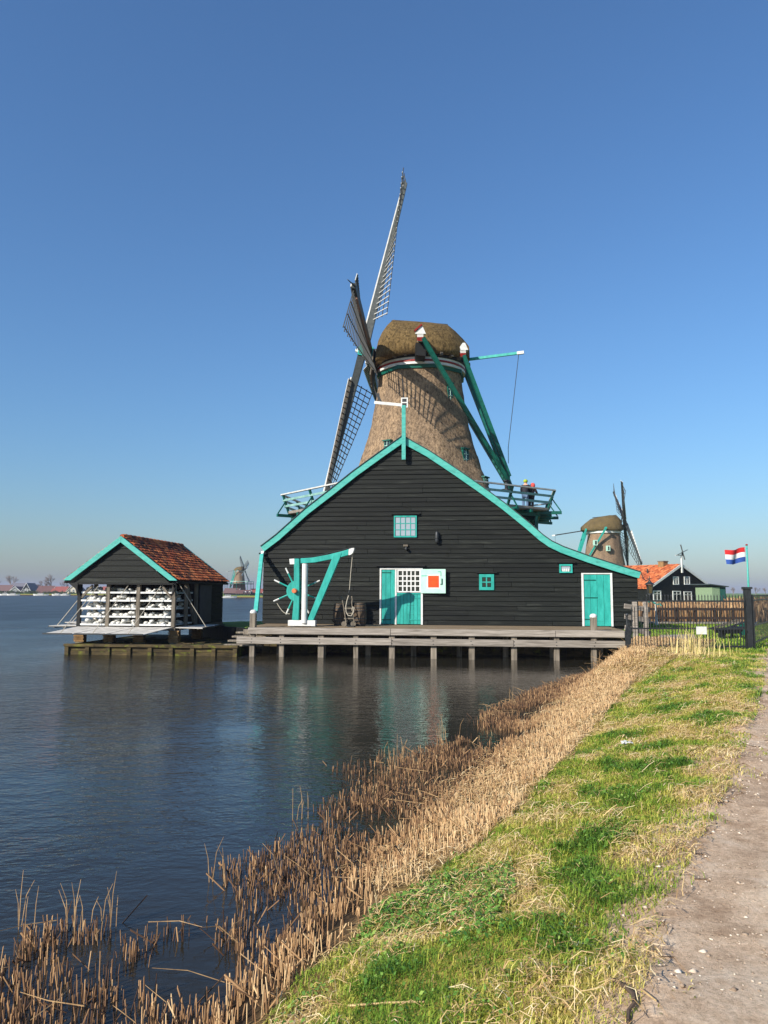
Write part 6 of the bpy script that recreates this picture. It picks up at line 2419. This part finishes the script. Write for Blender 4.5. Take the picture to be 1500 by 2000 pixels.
# fringe into the path
pp = [(px_ + 1.6, py_) for px_, py_ in _pl]
FR = _pl + pp[::-1]
xf, yf = scatter(FR, 2400, lambda x, y: near_w(x, y) * edge_fade(x, y) ** 2 * (fbm(x * 3, y * 3, 2, 4) > .46))
x, y = np.concatenate([x, xf]), np.concatenate([y, yf])
gz, _, _ = ground_h(x, y)
dm, lm = dry_map(x, y), lush_map(x, y)
h = rng.uniform(.018, .055, len(x)) * (1 + 1.0 * np.clip((lm - .52) * 5, 0, 1)) * (.6 + .5 * edge_fade(x, y))
tint = np.clip(.52 + (dm - .5) * 1.3 - np.clip(lm - .52, 0, 1) * 1.6 + rng.normal(0, .14, len(x)), 0, 1)
V, q, t, ti = blades(x, y, gz - .006, h * 1.25, rng.uniform(.0011, .0022, len(x)) * (1 + y * .13), rng.uniform(.55, .985, len(x)), tint)
g = np_mesh('grass', V, [q, t], grass_m, attrs={'tint': ti})
tag(g, 'short green and yellowing grass on the bank', 'grass', kind='stuff')

# dry matted straw
litter_poly = w_green + zl([(1240, 2060), (1300, 1850), (1400, 1600), (1460, 1450), (1480, 1380), (1440, 1300), (1400, 1275)], .9)
x, y = scatter(litter_poly, 1100, lambda x, y: near_w(x, y) * np.clip((dry_map(x, y) - .44) * 4.5, .04, 1))
x2, y2 = scatter(REEDS, 1300, lambda x, y: np.clip((d_out(x, y) - .9) * 1.3, 0, 1) * near_w(x, y) ** .5)
ST = zl([(1165, 1312), (1260, 1282), (1340, 1278), (1400, 1283), (1370, 1312), (1280, 1335), (1210, 1352), (1140, 1352)], .4)
x3, y3 = scatter(ST, 900)
x, y = np.concatenate([x, x2, x3]), np.concatenate([y, y2, y3])
gz, _, _ = ground_h(x, y)
straw_m = attr_mat('straw', 'tint', [(0, S(112, 84, 56)), (.4, S(176, 142, 94)), (.75, S(214, 184, 130)), (1, S(236, 214, 170))], .8, .2)
V, q, ti = straws(x, y, np.maximum(gz, .0) + rng.uniform(.004, .05, len(x)), rng.uniform(.04, .15, len(x)) * (1 + y * .03), rng.uniform(.0007, .0017, len(x)) * (1 + y * .12),
                  rng.normal(.08, .2, len(x)), np.clip(rng.normal(.6, .24, len(x)), 0, 1))
st_ = np_mesh('dry_straw', V, [q], straw_m, attrs={'tint': ti})
tag(st_, 'matted dry straw over the upper bank', 'straw', kind='stuff')

# leafy clover patches
leaf_m = attr_mat('clover_leaf', 'tint', [(0, S(58, 98, 36)), (.5, S(98, 142, 54)), (1, S(156, 180, 84))], .55, .4, .2)
CL = zl([(640, 1880), (720, 1770), (860, 1720), (1000, 1740), (1010, 1820), (960, 1900), (1000, 1960), (880, 2010), (560, 2030), (520, 1980)], .35)
x, y = scatter(CL, 5200, lambda x, y: np.clip((fbm(x * 1.5, y * 1.5, 3, 13) - .40) * 5, 0, 1))
x2, y2 = scatter(GRASS, 1900, lambda x, y: near_w(x, y) * np.clip((lush_map(x, y) - .58) * 7, 0, 1))
x, y = np.concatenate([x, x2]), np.concatenate([y, y2])
gz, _, _ = ground_h(x, y)
n = len(x)
s_ = rng.uniform(.005, .012, n) * (1 + y * .04)
a = rng.uniform(0, 6.28, n)
zc = gz + rng.uniform(.012, .07, n)
tl = rng.normal(0, .45, (n, 2))
V = np.zeros((n, 4, 3))
for k, (u_, v_) in enumerate(((1.3, 0), (0, .8), (-1.0, 0), (0, -.8))):
    ux, uy = u_ * np.cos(a) - v_ * np.sin(a), u_ * np.sin(a) + v_ * np.cos(a)
    V[:, k] = np.stack([x + ux * s_, y + uy * s_, zc + (ux * tl[:, 0] + uy * tl[:, 1]) * s_], 1)
cv = np_mesh('clover', V.reshape(-1, 3), [(np.arange(n) * 4)[:, None] + np.array([[0, 1, 2, 3]])], leaf_m, attrs={'tint': np.repeat(np.clip(rng.normal(.5, .25, n), 0, 1), 4)})
tag(cv, 'dark green leafy ground cover in patches on the bank', 'ground cover', kind='stuff')

# tuft of long pale grass at the railing
tb_ = atZ(1352, 1284, .85)
n = 150
x, y = rng.normal(tb_.x, .3, n), rng.normal(tb_.y, .35, n)
x2, y2 = rng.uniform(atZ(1180, 1300, .5).x, tb_.x + .4, 420), None
y2 = tb_.y + rng.normal(.2, .5, 420)
x, y = np.concatenate([x, x2]), np.concatenate([y, y2])
gz, _, _ = ground_h(x, y)
hh = np.concatenate([rng.uniform(.05, .95, n) ** 1.0, rng.uniform(.05, .22, 420)])
V, q, t, ti = blades(x, y, gz - .02, hh, rng.uniform(.004, .009, len(x)), rng.uniform(.15, .8, len(x)), np.clip(rng.normal(.92, .09, len(x)), 0, 1), rng.normal(.5, 1.1, len(x)))
tf_ = np_mesh('tall_dry_grass', V, [q, t], grass_m, attrs={'tint': ti})
tag(tf_, 'tuft of tall dry grass in front of the iron railing', 'grass', kind='stuff')

# lawn behind the railing
LW = [(6.2, 21.2), (10.2, 21.0), (17, 32), (22, 39), (9.5, 39), (9.8, 30), (7.0, 24)]
x, y = scatter(LW, 110)
gz, _, _ = ground_h(x, y)
V, q, t, ti = blades(x, y, gz - .01, rng.uniform(.05, .13, len(x)), rng.uniform(.01, .02, len(x)), rng.uniform(.1, .8, len(x)), np.clip(rng.normal(.28, .12, len(x)), 0, 1))
lw = np_mesh('lawn_grass', V, [q, t], grass_m, attrs={'tint': ti})
tag(lw, 'fresh green lawn behind the iron railing', 'grass', kind='stuff')

# standing reed bed beyond the boardwalk
x0r, x1r = atY(1262, 1200, 43).x, atY(1540, 1200, 47).x
n = 9000
x, y = rng.uniform(x0r, x1r, n), rng.uniform(42, 49, n)
n2 = 7000
x2, y2 = rng.uniform(24, 75, n2), rng.uniform(62, 112, n2)
k2 = (x2 > 0.44 * y2) & ((x2 < 34 - 0) | (y2 < 80) | (x2 > 46))
x2, y2 = x2[k2], y2[k2]
x, y = np.concatenate([x, x2]), np.concatenate([y, y2])
n = len(x)
hh = rng.uniform(.75, 1.12, n) * (.8 + .35 * fbm(x * .5, y * .5, 2, 8))
V, q, t, ti = stems(x, y, np.full(n, .85), hh, rng.uniform(.008, .02, n) * (1 + 2.5 * (y > 55)), rng.uniform(0, .1, n), np.clip(rng.normal(.56, .24, n), 0, 1))
rb = np_mesh('reed_bed', V, [q, t], reed_m, attrs={'tint': ti})
tag(rb, 'tall tan reed bed between the boardwalk and the house', 'reeds', kind='stuff')

# pebbles on the path
x, y = scatter([(p[0] - .5, p[1]) for p in _pl] + [(p[0] + 3.2, p[1]) for p in _pl[::-1]], 420, lambda x, y: np.clip(1.2 - y / 14, .12, 1) * (fbm(x * 1.2, y * 1.2, 2, 55) > .42))
gz, _, _ = ground_h(x, y)
n = len(x)
s_ = rng.uniform(.002, .008, n) * (1 + 1.6 * (rng.random(n) < .06)) * (1 + y * .03)
V = np.zeros((n, 6, 3))
for k, (a_, b_, c_) in enumerate(((1, 0, 0), (0, 1, 0), (-1, 0, 0), (0, -1, 0), (0, 0, 1), (0, 0, -1))):
    j = rng.uniform(.6, 1.3, n)
    V[:, k] = np.stack([x + a_ * s_ * j, y + b_ * s_ * j, gz + .009 + c_ * s_ * .55 * j], 1)
fs = np.array([[0, 1, 4], [1, 2, 4], [2, 3, 4], [3, 0, 4], [1, 0, 5], [2, 1, 5], [3, 2, 5], [0, 3, 5]])
F = ((np.arange(n) * 6)[:, None, None] + fs[None]).reshape(-1, 3)
pb = np_mesh('pebbles', V.reshape(-1, 3), [F], attr_mat('pebble', 'tint', [(0, S(120, 100, 82)), (.5, S(176, 156, 134)), (1, S(226, 212, 192))], .9, .2), attrs={'tint': np.repeat(rng.random(n), 6)})
tag(pb, 'small pale stones scattered on the path', 'pebbles', kind='stuff')


# sticks and litter
def gpt(px, py, z=.6):
    for _ in range(6):
        p = atZ(px, py, z)
        z = float(ground_h(np.array([p.x]), np.array([p.y]))[0][0])
    return Vector((p.x, p.y, z))


def stick(pts, r, mat, label, name='stick'):
    P_ = [gpt(*p) + Vector((0, 0, r + .012)) for p in pts]
    o = P_[0].copy()
    s0 = MB().tube([p - o for p in P_], [r * (1 - .4 * i / len(P_)) for i in range(len(P_))], 6).build(name, mat)
    s0.location = o
    tag(s0, label, 'stick')


straw_stick = basic('straw_stick', S(206, 178, 128), S(160, 130, 90), .8, (20, 20, 20), bump=.1)
stick([(1200, 1926), (1222, 1938), (1237, 1954), (1239, 1972), (1228, 1986), (1227, 2010)], .011, cm('root_brown', 96, 80, 66), 'curved dark root at the edge of the path', 'root')
stick([(1252, 1940), (1281, 1963)], .005, straw_stick, 'short pale stick beside the curved root')
stick([(680, 1972), (760, 1966), (830, 1964)], .006, straw_stick, 'pale reed stalk lying across the grass near the bottom', 'reed_stalk')
stick([(1040, 1945), (1090, 1915)], .005, straw_stick, 'thin straw-coloured stick on the grass left of the root')


def litter(px, py, s, label):
    p = gpt(px, py)
    r = random.Random(px)
    vs, fs = [], []
    m = 7
    for j in range(m):
        for i in range(m):
            vs.append(((i / (m - 1) - .5) * s * 1.6 + r.uniform(-.1, .1) * s, (j / (m - 1) - .5) * s + r.uniform(-.1, .1) * s, r.uniform(.05, .5) * s))
    for j in range(m - 1):
        for i in range(m - 1):
            fs.append((j * m + i, j * m + i + 1, (j + 1) * m + i + 1, (j + 1) * m + i))
    o = MB().add(vs, fs).build('paper_scrap', M['white'], None, smooth=True)
    o.location = p + Vector((0, 0, .03))
    sm = o.modifiers.new('s', 'SOLIDIFY')
    sm.thickness = .003
    tag(o, label, 'paper')


litter(1224, 1460, .085, 'crumpled white paper on the grass halfway up the bank')
litter(1129, 1857, .03, 'tiny white scrap near the path in the foreground')
litter(566, 1706, .05, 'pale scrap caught among the cut reeds')


# ================================================================== HAZE
hz = MB()
hz.box(-4200, 4200, -40, 4200, -3.0, 34.0)
mh = bpy.data.materials.new('haze_air')
mh.use_nodes = True
nt = mh.node_tree
nt.nodes.remove(nt.nodes['Principled BSDF'])
pv_ = nt.nodes.new('ShaderNodeVolumePrincipled')
pv_.inputs['Color'].default_value = (0.54, 0.58, 0.76, 1)
pv_.inputs['Density'].default_value = 0.0003
nt.links.new(pv_.outputs[0], nt.nodes['Material Output'].inputs['Volume'])
haze = hz.build('haze', mh)
tag(haze, 'thin pale haze in the distance', 'haze', kind='stuff')
